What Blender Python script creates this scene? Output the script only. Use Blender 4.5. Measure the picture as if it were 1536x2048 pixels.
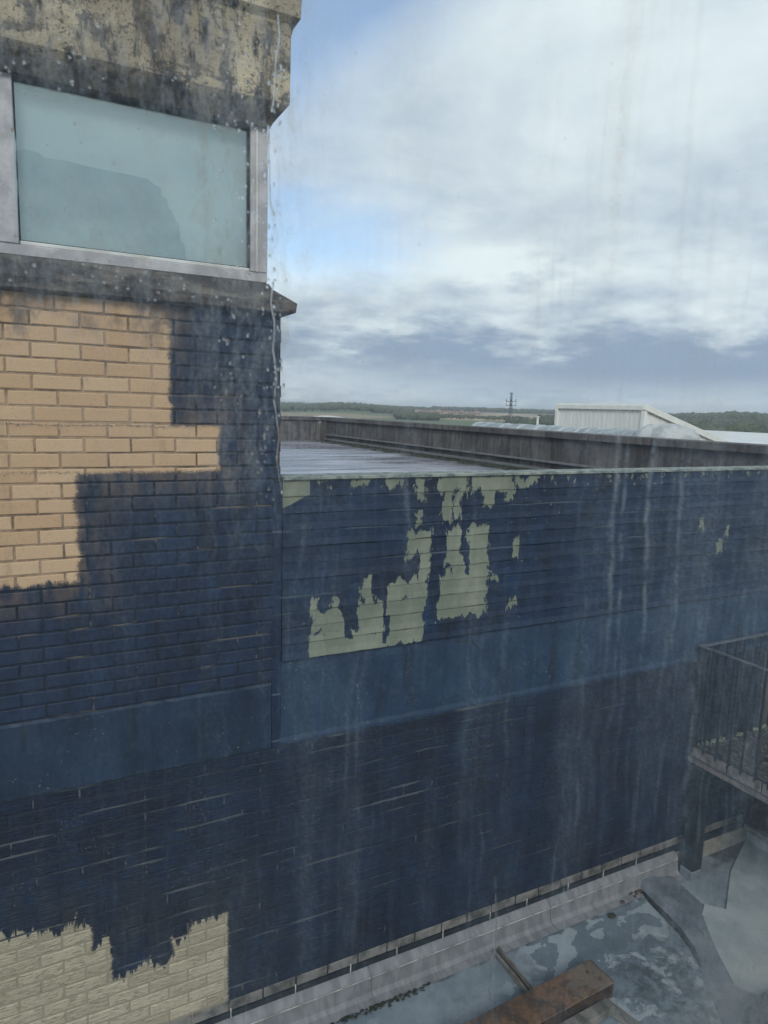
import bpy, bmesh, math, random
from mathutils import Vector, Matrix, noise as mnoise

# ------------------------------------------------------------------ scene, camera, light
for o in list(bpy.data.objects):
    bpy.data.objects.remove(o, do_unlink=True)
S = bpy.context.scene
C = S.collection
random.seed(11)
R = math.radians

cam_d = bpy.data.cameras.new('camera')
cam = bpy.data.objects.new('camera', cam_d)
C.objects.link(cam)
S.camera = cam
cam_d.sensor_fit = 'VERTICAL'
cam_d.sensor_height = 24.0
cam_d.lens = 1380 / 2048 * 24.0
cam_d.clip_start = 0.05
cam_d.clip_end = 30000
_yaw, _pit, _rol = R(62.7265), R(8.5456), R(1.6943)
_fw = Vector((math.cos(_yaw) * math.cos(_pit), math.sin(_yaw) * math.cos(_pit), -math.sin(_pit)))
_rt = Vector((math.sin(_yaw), -math.cos(_yaw), 0))
_up = _rt.cross(_fw)
_r2 = _rt * math.cos(_rol) + _up * math.sin(_rol)
_u2 = -_rt * math.sin(_rol) + _up * math.cos(_rol)
cam.matrix_world = Matrix(((_r2.x, _u2.x, -_fw.x, 0), (_r2.y, _u2.y, -_fw.y, 0), (_r2.z, _u2.z, -_fw.z, 0), (0, 0, 0, 1)))
cam_d.dof.use_dof = True
cam_d.dof.focus_distance = 4.5
cam_d.dof.aperture_fstop = 16.172 / 1.5      # about a 1.5 mm pupil

SUN_EL, SUN_AZ = R(36), R(-118)              # the sun stands behind and to the left of the camera
sun_d = bpy.data.lights.new('sun', 'SUN')
sun_d.energy = 1.4
sun_d.angle = R(18)
sun_d.color = (1.0, 0.95, 0.87)
sun = bpy.data.objects.new('sun', sun_d)
C.objects.link(sun)
_sd = Vector((math.cos(SUN_AZ) * math.cos(SUN_EL), math.sin(SUN_AZ) * math.cos(SUN_EL), math.sin(SUN_EL)))
sun.rotation_euler = _sd.to_track_quat('Z', 'Y').to_euler()

S.view_settings.view_transform = 'Standard'
S.view_settings.look = 'None'
S.view_settings.exposure = 0.22
S.view_settings.gamma = 1
S.view_settings.use_curve_mapping = False
S.render.engine = 'CYCLES'
S.cycles.max_bounces = 5
S.cycles.diffuse_bounces = 2
S.cycles.glossy_bounces = 2
S.cycles.volume_bounces = 0
S.cycles.volume_max_steps = 32
S.cycles.transparent_max_bounces = 8
S.cycles.transmission_bounces = 4


# ------------------------------------------------------------------ node expressions
class X:
    """a node value that can be added, multiplied and so on"""
    nt = None

    def __init__(s, sock): s.s = sock

    @staticmethod
    def m(op, *a, clamp=False):
        n = X.nt.nodes.new('ShaderNodeMath')
        n.operation = op
        n.use_clamp = clamp
        for i, v in enumerate(a):
            if isinstance(v, X): X.nt.links.new(v.s, n.inputs[i])
            else: n.inputs[i].default_value = v
        return X(n.outputs[0])

    def __add__(s, o): return X.m('ADD', s, o)
    def __radd__(s, o): return X.m('ADD', s, o)
    def __sub__(s, o): return X.m('SUBTRACT', s, o)
    def __rsub__(s, o): return X.m('SUBTRACT', o, s)
    def __mul__(s, o): return X.m('MULTIPLY', s, o)
    def __rmul__(s, o): return X.m('MULTIPLY', s, o)
    def __rtruediv__(s, o): return X.m('DIVIDE', o, s)
    def __truediv__(s, o): return X.m('DIVIDE', s, o)
    def abs(s): return X.m('ABSOLUTE', s)
    def clamp(s): return X.m('ADD', s, 0.0, clamp=True)
    def pow(s, e): return X.m('POWER', s, e)


def xmin(a, b): return X.m('MINIMUM', a, b)
def xmax(a, b): return X.m('MAXIMUM', a, b)


def ramp(v, lo, hi):          # 0 below lo, 1 above hi, smooth
    n = X.nt.nodes.new('ShaderNodeMapRange')
    n.interpolation_type = 'SMOOTHSTEP'
    X.nt.links.new(v.s, n.inputs['Value'])
    n.inputs['From Min'].default_value = lo
    n.inputs['From Max'].default_value = hi
    return X(n.outputs[0])


def vec(x, y, z):
    n = X.nt.nodes.new('ShaderNodeCombineXYZ')
    for i, v in enumerate((x, y, z)):
        if isinstance(v, X): X.nt.links.new(v.s, n.inputs[i])
        else: n.inputs[i].default_value = v
    return X(n.outputs[0])


def sep(v):
    n = X.nt.nodes.new('ShaderNodeSeparateXYZ')
    X.nt.links.new(v.s, n.inputs[0])
    return X(n.outputs[0]), X(n.outputs[1]), X(n.outputs[2])


def pos():
    n = X.nt.nodes.new('ShaderNodeNewGeometry')
    return sep(X(n.outputs['Position']))


def fbm(v, scale=1.0, detail=4, rough=0.55, dist=0.0):
    n = X.nt.nodes.new('ShaderNodeTexNoise')
    X.nt.links.new(v.s, n.inputs['Vector'])
    n.inputs['Scale'].default_value = scale
    n.inputs['Detail'].default_value = detail
    n.inputs['Roughness'].default_value = rough
    n.inputs['Distortion'].default_value = dist
    return X(n.outputs[0])


def voro(v, scale=1.0, feature='F1'):
    n = X.nt.nodes.new('ShaderNodeTexVoronoi')
    n.feature = feature
    X.nt.links.new(v.s, n.inputs['Vector'])
    n.inputs['Scale'].default_value = scale
    return X(n.outputs['Distance'])


def mixc(f, a, b):
    n = X.nt.nodes.new('ShaderNodeMix')
    n.data_type = 'RGBA'
    if isinstance(f, X): X.nt.links.new(f.s, n.inputs[0])
    else: n.inputs[0].default_value = f
    for i, v in ((6, a), (7, b)):
        if isinstance(v, X): X.nt.links.new(v.s, n.inputs[i])
        else: n.inputs[i].default_value = (*v, 1)
    return X(n.outputs[2])


def scalec(c, f):
    n = X.nt.nodes.new('ShaderNodeVectorMath')
    n.operation = 'SCALE'
    if isinstance(c, X): X.nt.links.new(c.s, n.inputs[0])
    else: n.inputs[0].default_value = c
    if isinstance(f, X): X.nt.links.new(f.s, n.inputs['Scale'])
    else: n.inputs['Scale'].default_value = f
    return X(n.outputs[0])


def boxd(x, z, b):
    x0, x1, z0, z1 = b
    return xmax((x - (x0 + x1) / 2).abs() - (x1 - x0) / 2, (z - (z0 + z1) / 2).abs() - (z1 - z0) / 2)


def boxes(x, z, bl):
    d = boxd(x, z, bl[0])
    for b in bl[1:]:
        d = xmin(d, boxd(x, z, b))
    return d


def blob(x, z, cx, cz, rx, rz):       # soft 1..0 bump
    a = (x - cx) * (1 / rx)
    b = (z - cz) * (1 / rz)
    return X.m('POWER', 2.718, (a * a + b * b) * -1.0)


def mat(name, build):
    m = bpy.data.materials.new(name)
    m.use_nodes = True
    nt = m.node_tree
    X.nt = nt
    bs = nt.nodes['Principled BSDF']
    r = build(nt, bs) or {}
    for k, v in r.items():
        if k == 'bump':
            h, st, di = v
            n = nt.nodes.new('ShaderNodeBump')
            n.inputs['Strength'].default_value = st
            n.inputs['Distance'].default_value = di
            nt.links.new(h.s, n.inputs['Height'])
            nt.links.new(n.outputs[0], bs.inputs['Normal'])
            continue
        i = bs.inputs[k]
        if isinstance(v, X): nt.links.new(v.s, i)
        elif isinstance(v, tuple): i.default_value = (*v, 1)
        else: i.default_value = v
    return m


def rgb(r, g, b):
    f = lambda c: (c / 255 / 12.92) if c / 255 <= 0.04045 else ((c / 255 + 0.055) / 1.055) ** 2.4
    return (f(r), f(g), f(b))


# ------------------------------------------------------------------ sky
W = bpy.data.worlds.new('World')
S.world = W
W.use_nodes = True
nt = W.node_tree
X.nt = nt
bg = nt.nodes['Background']
bg.inputs['Strength'].default_value = 0.1
W.cycles.sampling_method = 'MANUAL'
W.cycles.sample_map_resolution = 256
sky = nt.nodes.new('ShaderNodeTexSky')
sky.sky_type = 'NISHITA'
sky.sun_disc = False
sky.sun_elevation = SUN_EL
sky.sun_rotation = math.pi / 2 - SUN_AZ
sky.air_density = 1.0
sky.dust_density = 0.6
tc = nt.nodes.new('ShaderNodeTexCoord')
dx, dy, dz = sep(X(tc.outputs['Generated']))
az = X.m('ARCTAN2', dy, dx) * 57.2958
el = X.m('ARCSINE', dz) * 57.2958
inv = 1.0 / (xmax(dz, 0.0) + 0.20)
pu, pv = dx * inv, dy * inv
big = fbm(vec(pu, pv, 0.3), 0.9, 2, 0.5, 0.0)
mid = fbm(vec(pu, pv, 4.1), 2.1, 6, 0.58, 0.2)
flat = fbm(vec(pu, pv, 2.2), 5.5, 4, 0.58, 0.0)
wob = (mid - 0.5) * 6.0 + (big - 0.5) * 3.0
e2 = el + wob
a2 = az + wob * 2.0
blue = blob(a2, e2, 74, 26, 8.5, 7.0) + blob(a2, e2, 70.5, 13.4, 9.0, 3.4) * 1.05 + blob(a2, e2, 65, 30, 8, 4.0) * 0.8
cover = (1.12 - blue * 1.15 + (flat - 0.5) * 0.45 + (mid - 0.5) * 0.5).clamp()
band = blob(az * 0.0, el + (mid - 0.5) * 5.5 + (flat - .5) * 2.5, 0, 4.2, 1, 2.1) * ramp(az * -1.0, -88, -56) * 0.95
cum = blob(a2, el + (flat - .5) * 4.0 + (mid - .5) * 3.0, 55, 11.7, 6.0, 1.2) * 0.34 + blob(az, el + (flat - .5) * 3.0, 71.5, 10.9, 3.6, 0.7) * 0.36
bright = cum + blob(az, el, 40, 27, 15, 7) * 0.14 + blob(az, el, 52, 22, 14, 5) * 0.06
L = 0.525 + (mid - 0.5) * 0.62 + (flat - 0.5) * (0.34 - ramp(el, 9, 20) * 0.30) + (big - 0.5) * 0.30 - band * 0.33 + bright
shade = ramp(L, 0.20, 0.80)
cc = mixc(shade, (0.285, 0.37, 0.49), (0.78, 0.86, 0.88))
cc = scalec(cc, 9.3)
below = ramp(dz * -1.0, 0.0, 0.04)
blue_c = mixc(.22, scalec(X(sky.outputs[0]), 1.35), (6.0, 7.4, 9.0))
fin = mixc(cover, blue_c, cc)
fin = mixc(below, fin, (1.6, 1.8, 1.8))
nt.links.new(fin.s, bg.inputs['Color'])


# ------------------------------------------------------------------ mesh helpers
def link(name, me, m=None, parent=None, **kw):
    o = bpy.data.objects.new(name, me)
    C.objects.link(o)
    if me is not None and m is not None and not me.materials: me.materials.append(m)
    if parent: o.parent = parent
    for k, v in kw.items(): o[k] = v
    return o


def thing(name, label, cat, loc=(0, 0, 0), group=None):
    o = link(name, None)
    o.location = loc
    o['label'] = label
    o['category'] = cat
    if group: o['group'] = group
    return o


def tag(o, label, cat, group=None):
    o['label'] = label
    o['category'] = cat
    if group: o['group'] = group
    return o


def mesh(name, bm, smooth=False):
    bmesh.ops.recalc_face_normals(bm, faces=bm.faces)
    me = bpy.data.meshes.new(name)
    bm.to_mesh(me)
    bm.free()
    if smooth:
        for p in me.polygons: p.use_smooth = True
    return me


def abox(bm, x0, x1, y0, y1, z0, z1, bev=0.0, mtx=None, jit=0.0):
    r = bmesh.ops.create_cube(bm, size=1)
    vs = r['verts']
    for v in vs:
        v.co = Vector((x0 + (v.co.x + .5) * (x1 - x0), y0 + (v.co.y + .5) * (y1 - y0), z0 + (v.co.z + .5) * (z1 - z0)))
        if jit: v.co += Vector([random.uniform(-jit, jit) for _ in range(3)])
    if bev:
        es = list({e for v in vs for e in v.link_edges})
        r2 = bmesh.ops.bevel(bm, geom=es, offset=bev, segments=1, affect='EDGES')
        vs = list({v for f in r2['faces'] for v in f.verts} | {v for v in vs if v.is_valid})
    if mtx:
        for v in vs: v.co = mtx @ v.co
    return vs


def box(name, x0, x1, y0, y1, z0, z1, m, parent=None, bev=0.0, mtx=None, jit=0.0, **kw):
    bm = bmesh.new()
    abox(bm, x0, x1, y0, y1, z0, z1, bev, mtx, jit)
    return link(name, mesh(name, bm), m, parent, **kw)


def atube(bm, pts, rads, n=8, cap=True):
    pts = [Vector(p) for p in pts]
    if not isinstance(rads, (list, tuple)): rads = [rads] * len(pts)
    rings = []
    for i, p in enumerate(pts):
        d = (pts[min(i + 1, len(pts) - 1)] - pts[max(i - 1, 0)]).normalized()
        a = Vector((0, 0, 1)) if abs(d.z) < 0.9 else Vector((1, 0, 0))
        u = d.cross(a).normalized()
        w = u.cross(d)
        rings.append([bm.verts.new(p + (u * math.cos(2 * math.pi * k / n) + w * math.sin(2 * math.pi * k / n)) * rads[i]) for k in range(n)])
    for a, b in zip(rings, rings[1:]):
        for k in range(n):
            bm.faces.new((a[k], a[(k + 1) % n], b[(k + 1) % n], b[k]))
    if cap:
        bm.faces.new(rings[0][::-1])
        bm.faces.new(rings[-1])


def levels(name, lv, m, parent, back=9.0, left=-4.0, sub=1):
    """mitred moulding round the front right corner of the tower: lv = (z, x right, y front)"""
    bm = bmesh.new()
    rows = []
    nx = 60 * sub
    for z, x1, y0 in lv:
        row = [bm.verts.new((left + (x1 - left) * i / nx, y0 + random.uniform(-.002, .002), z + random.uniform(-.002, .002))) for i in range(nx + 1)]
        row.append(bm.verts.new((x1, back, z)))
        row.append(bm.verts.new((left, back, z)))
        rows.append(row)
    for a, b in zip(rows, rows[1:]):
        n = len(a)
        for k in range(n):
            bm.faces.new((a[k], a[(k + 1) % n], b[(k + 1) % n], b[k]))
    bm.faces.new(rows[-1])
    bm.faces.new(rows[0][::-1])
    return link(name, mesh(name, bm), m, parent)


# ------------------------------------------------------------------ materials
NAVY = (0.0045, 0.0135, 0.038)


def navy_paint(x, z, nscale=1.0):
    """worn blue-black masonry paint"""
    v = vec(x, 0.0, z)
    a = fbm(v, 1.1, 3, .5)
    st = fbm(vec(x * 9, 0.0, z * 1.1), 1.0, 4, .6)
    c = mixc(ramp(a, .35, .68), NAVY, (0.0075, 0.021, 0.054))
    c = mixc(ramp(st, .45, .75) * 0.45, c, (0.015, 0.032, 0.066))
    f = fbm(v, 40, 3, .6)
    c = mixc(ramp(f, .55, .8) * 0.25, c, (0.035, 0.05, 0.078))
    g = fbm(vec(x * 5.5, 4.0, z * 3.2), 1.0, 5, .68)
    c = mixc(ramp(g, .50, .66) * .55, c, (0.012, 0.038, 0.092))
    return mixc(ramp(g, .48, .34) * .7, c, (0.005, 0.009, 0.017))


def m_tower_brick(nt, bs):
    x, y, z = pos()
    bl = [(-3, .672, -.130, .60), (-3, .935, -.372, -.128), (-3, .198, -.935, -.366)]
    w = (fbm(vec(x * 40, 0.0, z * 40), 1.0, 5, .75) - .5) * .035
    d = boxes(x + (fbm(vec(x * 3, 5.0, z * 9), 1.0, 5, .6) - .5) * .10, z + (fbm(vec(x * 6, 8.0, z * 3), 1.0, 5, .6) - .5) * .05, bl) + w
    bare = 1.0 - ramp(d + (fbm(vec(x * 26, 4.0, z * 5), 1.0, 5, .7) - .5) * .10 * ramp(z * -1.0, .80, .92) + (fbm(vec(x * 170, 2.0, z * 130), 1.0, 2, .7) - .5) * .055, -.012, .010)
    soft = 1.0 - ramp(d, -.02, .26)
    dry = ramp(fbm(vec(x * 50, 0.0, z * 90), 1.0, 4, .75), .60, .64) * blob(x, z, .70, .30, .13, .5)
    info = nt.nodes.new('ShaderNodeObjectInfo')
    rnd = X(info.outputs['Random'])
    tan = mixc(rnd, (0.48, 0.315, 0.19), (0.57, 0.41, 0.265))
    tan = mixc(ramp(fbm(vec(x, y, z), 3.2, 4, .6), .4, .7) * .5, tan, (0.53, 0.375, 0.22))
    tan = mixc(ramp(fbm(vec(x, y, z), 170, 3, .7), .60, .70) * .8, tan, (0.16, 0.11, 0.07))
    tan = mixc(ramp(fbm(vec(x * 5, y, z * 3), 1.0, 5, .7), .46, .66) * ramp(z + (fbm(vec(x * 2, y, 1.0), 1.0, 3, .5) - .5) * .4, .18, .46) * .9, tan, (0.13, 0.105, 0.085))
    tan = mixc(ramp(fbm(vec(x * 6, y, z * 1.6), 1.0, 5, .65), .56, .74) * .55, tan, (0.27, 0.19, 0.12))
    nv = navy_paint(x, z)
    nv = mixc(soft * ramp(fbm(vec(x * 9, 0.0, z * 2.5), 1.0, 5, .7), .36, .60) * .8, nv, (0.13, 0.10, 0.078))
    nv = mixc(ramp(fbm(vec(x * 60, 0.0, z * 60), 1.0, 3, .8), .71, .76) * .8, nv, (0.22, 0.2, 0.16))
    c = mixc((bare - dry).clamp(), nv, tan)
    h = fbm(vec(x, y, z), 120, 5, .7) + fbm(vec(x, y, z), 22, 3, .6) * .8
    return {'Base Color': c, 'Roughness': 0.62 + bare * .25, 'bump': (h, .55, .004)}


def m_tower_mortar(nt, bs):
    x, y, z = pos()
    bl = [(-3, .672, -.130, .60), (-3, .935, -.372, -.128), (-3, .198, -.935, -.366)]
    d = boxes(x, z, bl)
    bare = 1.0 - ramp(d, -.01, .02)
    n = fbm(vec(x * 3, 0.0, z * 4), 1.0, 5, .7)
    nv = mixc(ramp(fbm(vec(x * 2.2, 0.0, z * 13), 1.0, 3, .6), .56, .66) * .75, (0.012, 0.02, 0.035), (0.16, 0.14, 0.12))
    c = mixc(bare, nv, mixc(ramp(n, .36, .56), (0.13, 0.095, 0.065), (0.40, 0.29, 0.195)))
    return {'Base Color': c, 'Roughness': .9, 'bump': (fbm(vec(x, y, z), 200, 4, .7), .6, .004)}


LOW = [(-3, .11, -9, -2.87), (-3, .20, -9, -2.93), (-3, .30, -9, -3.06), (-3, .67, -9, -3.29), (.64, .75, -9, -3.17), (.73, .968, -9, -3.105)]


def m_lower_brick(nt, bs):
    x, y, z = pos()
    edge_ = ramp(x * -1.0, -.965, -.90)
    wx = x + (fbm(vec(x * 7, 1.0, z * 5), 1.0, 5, .6) - .5) * .16 * edge_
    wz = z + ((fbm(vec(x * 13, 3.0, z * 1.6), 1.0, 5, .68) - .5) * .46 + (fbm(vec(x * 60, 3.0, z * 14), 1.0, 3, .65) - .5) * .05) * edge_
    d = boxes(wx, wz, LOW) + (fbm(vec(x * 30, 0.0, z * 30), 1.0, 4, .6) - .5) * .022 + (fbm(vec(x * 160, 2.0, z * 120), 1.0, 2, .7) - .5) * .05
    bare = 1.0 - ramp(d, -.012, .008)
    info = nt.nodes.new('ShaderNodeObjectInfo')
    rnd = X(info.outputs['Random'])
    cr = mixc(rnd, (0.42, 0.37, 0.265), (0.57, 0.51, 0.375))
    g = fbm(vec(x * 18, 0.0, z * 110), 1.0, 4, .65, .6)
    cr = mixc(ramp(g, .50, .66) * .7, cr, (0.15, 0.13, 0.095))
    cr = mixc(ramp(fbm(vec(x * 60, 2.0, z * 160), 1.0, 3, .7), .56, .68) * .5, cr, (0.13, 0.115, 0.085))
    cr = mixc(ramp(fbm(vec(x, y, z), 4, 5, .7), .55, .75) * .5, cr, (0.24, 0.22, 0.17))
    nv = navy_paint(x, z)
    near = 1.0 - ramp(d, .0, .5)
    nv = mixc(near * ramp(fbm(vec(x * 8, 0.0, z * 1.6), 1.0, 5, .62), .40, .60) * .75, nv, (0.032, 0.038, 0.046))
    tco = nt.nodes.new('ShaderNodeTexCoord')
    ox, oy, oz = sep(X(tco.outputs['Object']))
    arr = ramp(oz, .0285, .0315) * (1.0 - ramp(oz, .04, .041)) * ramp(fbm(vec(x * 6.0, 7.0, z * 26), 1.0, 5, .62), .54, .66)  # pale top arrises: chipped paint plus caught light painted in
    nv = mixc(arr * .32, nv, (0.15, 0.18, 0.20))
    zone = ramp(fbm(vec(x, 0.0, z), 1.6, 3, .5), .44, .62)
    nv = mixc(ramp(fbm(vec(x * 42, 0.0, z * 60), 1.0, 4, .8), .66, .70) * zone * .8, nv, (0.24, 0.26, 0.25))
    dz1 = (1.0 - ramp(voro(vec(x, 0.0, z), 40), .20, .30)) * ramp(fbm(vec(x + 3.0, 1.0, z), 3.0, 4, .7), .55, .60)
    nv = mixc(dz1 * .22, nv, (0.24, 0.27, 0.27))
    c = mixc(bare, nv, cr)
    h = g * 1.5 + fbm(vec(x, y, z), 90, 5, .7) * .8
    return {'Base Color': c, 'Roughness': .58 + bare * .3, 'bump': (h, 1.0, .011)}


def m_lower_mortar(nt, bs):
    x, y, z = pos()
    d = boxes(x, z, LOW) + (fbm(vec(x * 12, 0.0, z * 12), 1.0, 5, .7) - .5) * .05
    bare = 1.0 - ramp(d, -.01, .01)
    nv = mixc(ramp(fbm(vec(x * 1.6, 0.0, z * 13), 1.0, 4, .6), .53, .64) * .65, (0.013, 0.021, 0.036), (0.12, 0.13, 0.135))
    c = mixc(bare, nv, (0.27, 0.24, 0.18))
    return {'Base Color': c, 'Roughness': .85, 'bump': (fbm(vec(x, y, z), 160, 4, .7), .5, .003)}


PEEL = [(1.748, 1.863, -0.451, -0.425), (1.994, 2.066, -0.478, -0.435), (2.215, 2.247, -0.56, -0.422), (2.367, 2.565, -0.522, -0.432), (2.427, 2.479, -0.714, -0.522), (2.506, 2.56, -0.718, -0.535), (2.62, 2.943, -0.531, -0.444), (2.742, 2.799, -0.624, -0.53), (2.926, 2.974, -0.618, -0.512), (3.0, 3.163, -0.497, -0.45), (2.205, 2.243, -0.736, -0.642), (2.155, 2.308, -0.928, -0.792), (2.238, 2.315, -1.102, -0.93), (2.448, 2.549, -1.028, -0.796), (2.633, 2.766, -1.115, -0.783), (2.403, 2.785, -1.386, -1.093), (2.029, 2.309, -1.212, -1.103), (1.837, 1.896, -1.232, -1.076), (2.229, 2.294, -1.32, -1.226), (2.024, 2.292, -1.517, -1.227), (1.499, 2.03, -1.559, -1.407), (1.541, 1.701, -1.391, -1.27), (1.496, 1.529, -1.377, -1.183), (1.632, 1.662, -1.274, -1.186), (1.818, 1.975, -1.448, -1.234), (3.002, 3.049, -1.008, -0.898), (2.515, 2.569, -1.102, -0.972), (2.82, 2.878, -1.164, -1.121), (2.995, 3.025, -1.364, -1.314), (4.898, 4.956, -0.912, -0.834), (5.241, 5.286, -0.983, -0.937), (5.169, 5.225, -1.115, -1.024)]
KEEP = [(2.315, 2.412, -1.414, -1.109), (1.706, 1.777, -1.45, -1.229), (1.966, 2.025, -1.518, -1.244), (2.583, 2.617, -1.107, -0.732), (1.801, 1.822, -1.415, -1.37), (2.337, 2.389, -1.109, -1.017), (2.58, 2.62, -0.75, -0.53)]


def m_board(nt, bs):
    x, y, z = pos()
    w = (fbm(vec(x * 11, 0.0, z * 4), 1.0, 5, .6) - .5) * .15 + (fbm(vec(x * 45, 0.0, z * 22), 1.0, 4, .7) - .5) * .035
    px_ = x + (fbm(vec(x * 9, 2.0, z * 4), 1.0, 5, .66) - .5) * .22
    pz_ = z + (fbm(vec(x * 16, 7.0, z * 3), 1.0, 5, .62) - .5) * .24
    d = boxes(px_, pz_, PEEL) + w * .62 - .012 + (fbm(vec(x * 75, 6.0, z * 45), 1.0, 3, .7) - .5) * .045
    tri = xmax(xmax(1.300 - x, z + .415), (x - 1.31) * .47 - (z + .595) * 1.0)
    tri = xmax(tri, (x - 1.47))
    d = xmin(d, tri + w * .15)
    k = boxes(px_, z, KEEP) + .008 + (fbm(vec(x * 20 + 5.0, 0.0, z * 6), 1.0, 5, .65) - .5) * .085
    d = xmax(d, k * -1.0)
    fl_ = ramp(fbm(vec(x * 22, 8.0, z * 14), 1.0, 5, .72) + ramp(z, -.56, -.43) * .07 - ramp(x, 3.3, 6.5) * .02, .625, .64)
    sp = ramp(fbm(vec(x * 26, 0.0, z * 30), 1.0, 5, .75), .625, .645) * ramp(fbm(vec(x * 1.3, 0.0, z * 3), 1.0, 3, .5) + blob(x, z, 3.1, -.75, .7, .4) * .22, .50, .64)
    bare = xmax(xmax(1.0 - ramp(d, -.003, .002), sp), fl_ * ramp(z, -.60, -.50))
    rim = (1.0 - ramp(d.abs(), .0, .006)) * (1.0 - bare)
    gr = mixc(ramp(fbm(vec(x * 3, y, z * 2), 2.0, 5, .6), .35, .7), (0.15, 0.175, 0.135), (0.225, 0.245, 0.19))
    gr = mixc(ramp(fbm(vec(x * 20, y, z * 5), 1.0, 4, .6), .55, .8) * .4, gr, (0.12, 0.13, 0.105))
    nv = navy_paint(x, z)
    nv = mixc(ramp(fbm(vec(x * 13, 0.0, z * 1.3), 1.0, 5, .6), .5, .72) * .4, nv, (0.048, 0.066, 0.10))
    c = mixc(bare, nv, gr)
    fr = X.m('FRACT', (-.432 - z) * (11 / 1.103) + .04)
    ln = (1.0 - ramp((fr - .06).abs(), .03, .09)) * ramp(fbm(vec(x * 1.1, 5.0, z * 9), 1.0, 4, .65), .50, .60)
    c = mixc(ln * (1.0 - bare) * .7, c, (0.10, 0.14, 0.17))
    c = mixc(rim * .8, c, (0.012, 0.018, 0.03))
    h = fbm(vec(x * 4, y, z * 50), 1.0, 3, .6) * .3 + fbm(vec(x, y, z), 60, 4, .6) * .5 - bare * .6
    return {'Base Color': c, 'Roughness': .5 + bare * .35, 'bump': (h, .45, .004)}


def m_band(nt, bs):
    x, y, z = pos()
    v = vec(x, 0.0, z)
    a = fbm(v, 2.4, 5, .6)
    c = mixc(ramp(a, .35, .65), (0.012, 0.030, 0.068), (0.022, 0.050, 0.096))
    st = fbm(vec(x * 8, 0.0, z * 1.2), 1.0, 5, .6)
    c = mixc(ramp(st, .48, .66) * .7, c, (0.012, 0.020, 0.036))
    c = mixc(ramp(fbm(v, 7.0, 6, .7), .52, .66) * .4, c, (0.05, 0.085, 0.125))
    c = mixc(ramp(fbm(vec(x * 17, 3.0, z * 2), 1.0, 5, .6), .58, .76) * .3, c, (0.08, 0.11, 0.14))
    dz1 = (1.0 - ramp(voro(vec(x, 0.0, z), 48), .20, .30)) * ramp(fbm(vec(x + 3.0, 1.0, z), 4.5, 4, .7), .55, .60)
    c = mixc(dz1 * ramp(fbm(v, 70, 2, .6), .45, .6) * .7, c, (0.36, 0.39, 0.34))
    chip = ramp(fbm(vec(x, 2.0, z), 34, 5, .8), .645, .67) * ramp(fbm(vec(x, 1.0, z), 3.0, 3, .5), .50, .58)
    c = mixc(chip * .9, c, (0.34, 0.36, 0.31))
    rust = ramp(fbm(vec(x, 4.0, z), 5, 5, .7), .62, .70) * .5
    c = mixc(rust, c, (0.055, 0.055, 0.052))
    h = a * 2 + fbm(v, 50, 5, .6) * .6 - chip * .5
    return {'Base Color': c, 'Roughness': .55, 'bump': (h, .4, .006)}


def m_band_dark(nt, bs):
    x, y, z = pos()
    r = m_band(nt, bs)
    n = ramp(fbm(vec(x * 1.3, 0.0, z * 2), 1.0, 4, .55), .35, .7)
    r['Base Color'] = mixc(.35 + n * .4, r['Base Color'], (0.006, 0.014, 0.03))
    return r


def m_concrete(nt, bs):
    x, y, z = pos()
    v = vec(x, y, z)
    c = mixc(ramp(fbm(v, 2.5, 4, .6), .35, .65), (0.33, 0.285, 0.21), (0.60, 0.53, 0.385))
    dk = fbm(vec(x * 7, y * 7, z * 3.2), 1.0, 8, .72, .3)
    c = mixc(ramp(dk, .48, .60) * .85, c, (0.075, 0.068, 0.062))
    dr = ramp(fbm(vec(x * 10, y * 10, z * 2.6), 1.0, 5, .7), .54, .66)
    c = mixc(dr * .9, c, (0.03, 0.028, 0.03))
    c = mixc(ramp(fbm(vec(x * 5 + 3.0, y * 5, z * 9), 1.0, 5, .72), .50, .60) * (1.0 - ramp(z, 1.56, 1.78)) * .9, c, (0.03, 0.028, 0.03))
    c = mixc(ramp(fbm(v, 45, 4, .75), .55, .64) * .75, c, (0.04, 0.038, 0.036))
    c = mixc(ramp(fbm(vec(x, y + 4.0, z), 17, 5, .75), .54, .62) * .7, c, (0.06, 0.055, 0.05))
    c = mixc(ramp(fbm(vec(x + 7.0, y, z), 30, 5, .75), .60, .70) * .5, c, (0.5, 0.45, 0.33))
    low = (1.0 - ramp(z, 1.50, 1.62)) * .75  # shade under the lintel painted onto its bottom chamfer
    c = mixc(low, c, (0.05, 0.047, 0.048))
    return {'Base Color': c, 'Roughness': .92, 'bump': (fbm(v, 40, 6, .75), .9, .012)}


def m_sill(nt, bs):
    x, y, z = pos()
    v = vec(x, y, z)
    c = mixc(ramp(fbm(vec(x * 3, y * 3, z * 8), 1.0, 5, .7), .45, .62), (0.045, 0.042, 0.042), (0.15, 0.135, 0.12))
    c = mixc(ramp(fbm(v, 50, 5, .75), .6, .7) * .6, c, (0.26, 0.25, 0.22))
    return {'Base Color': c, 'Roughness': .9, 'bump': (fbm(v, 45, 6, .7), .8, .01)}


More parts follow.
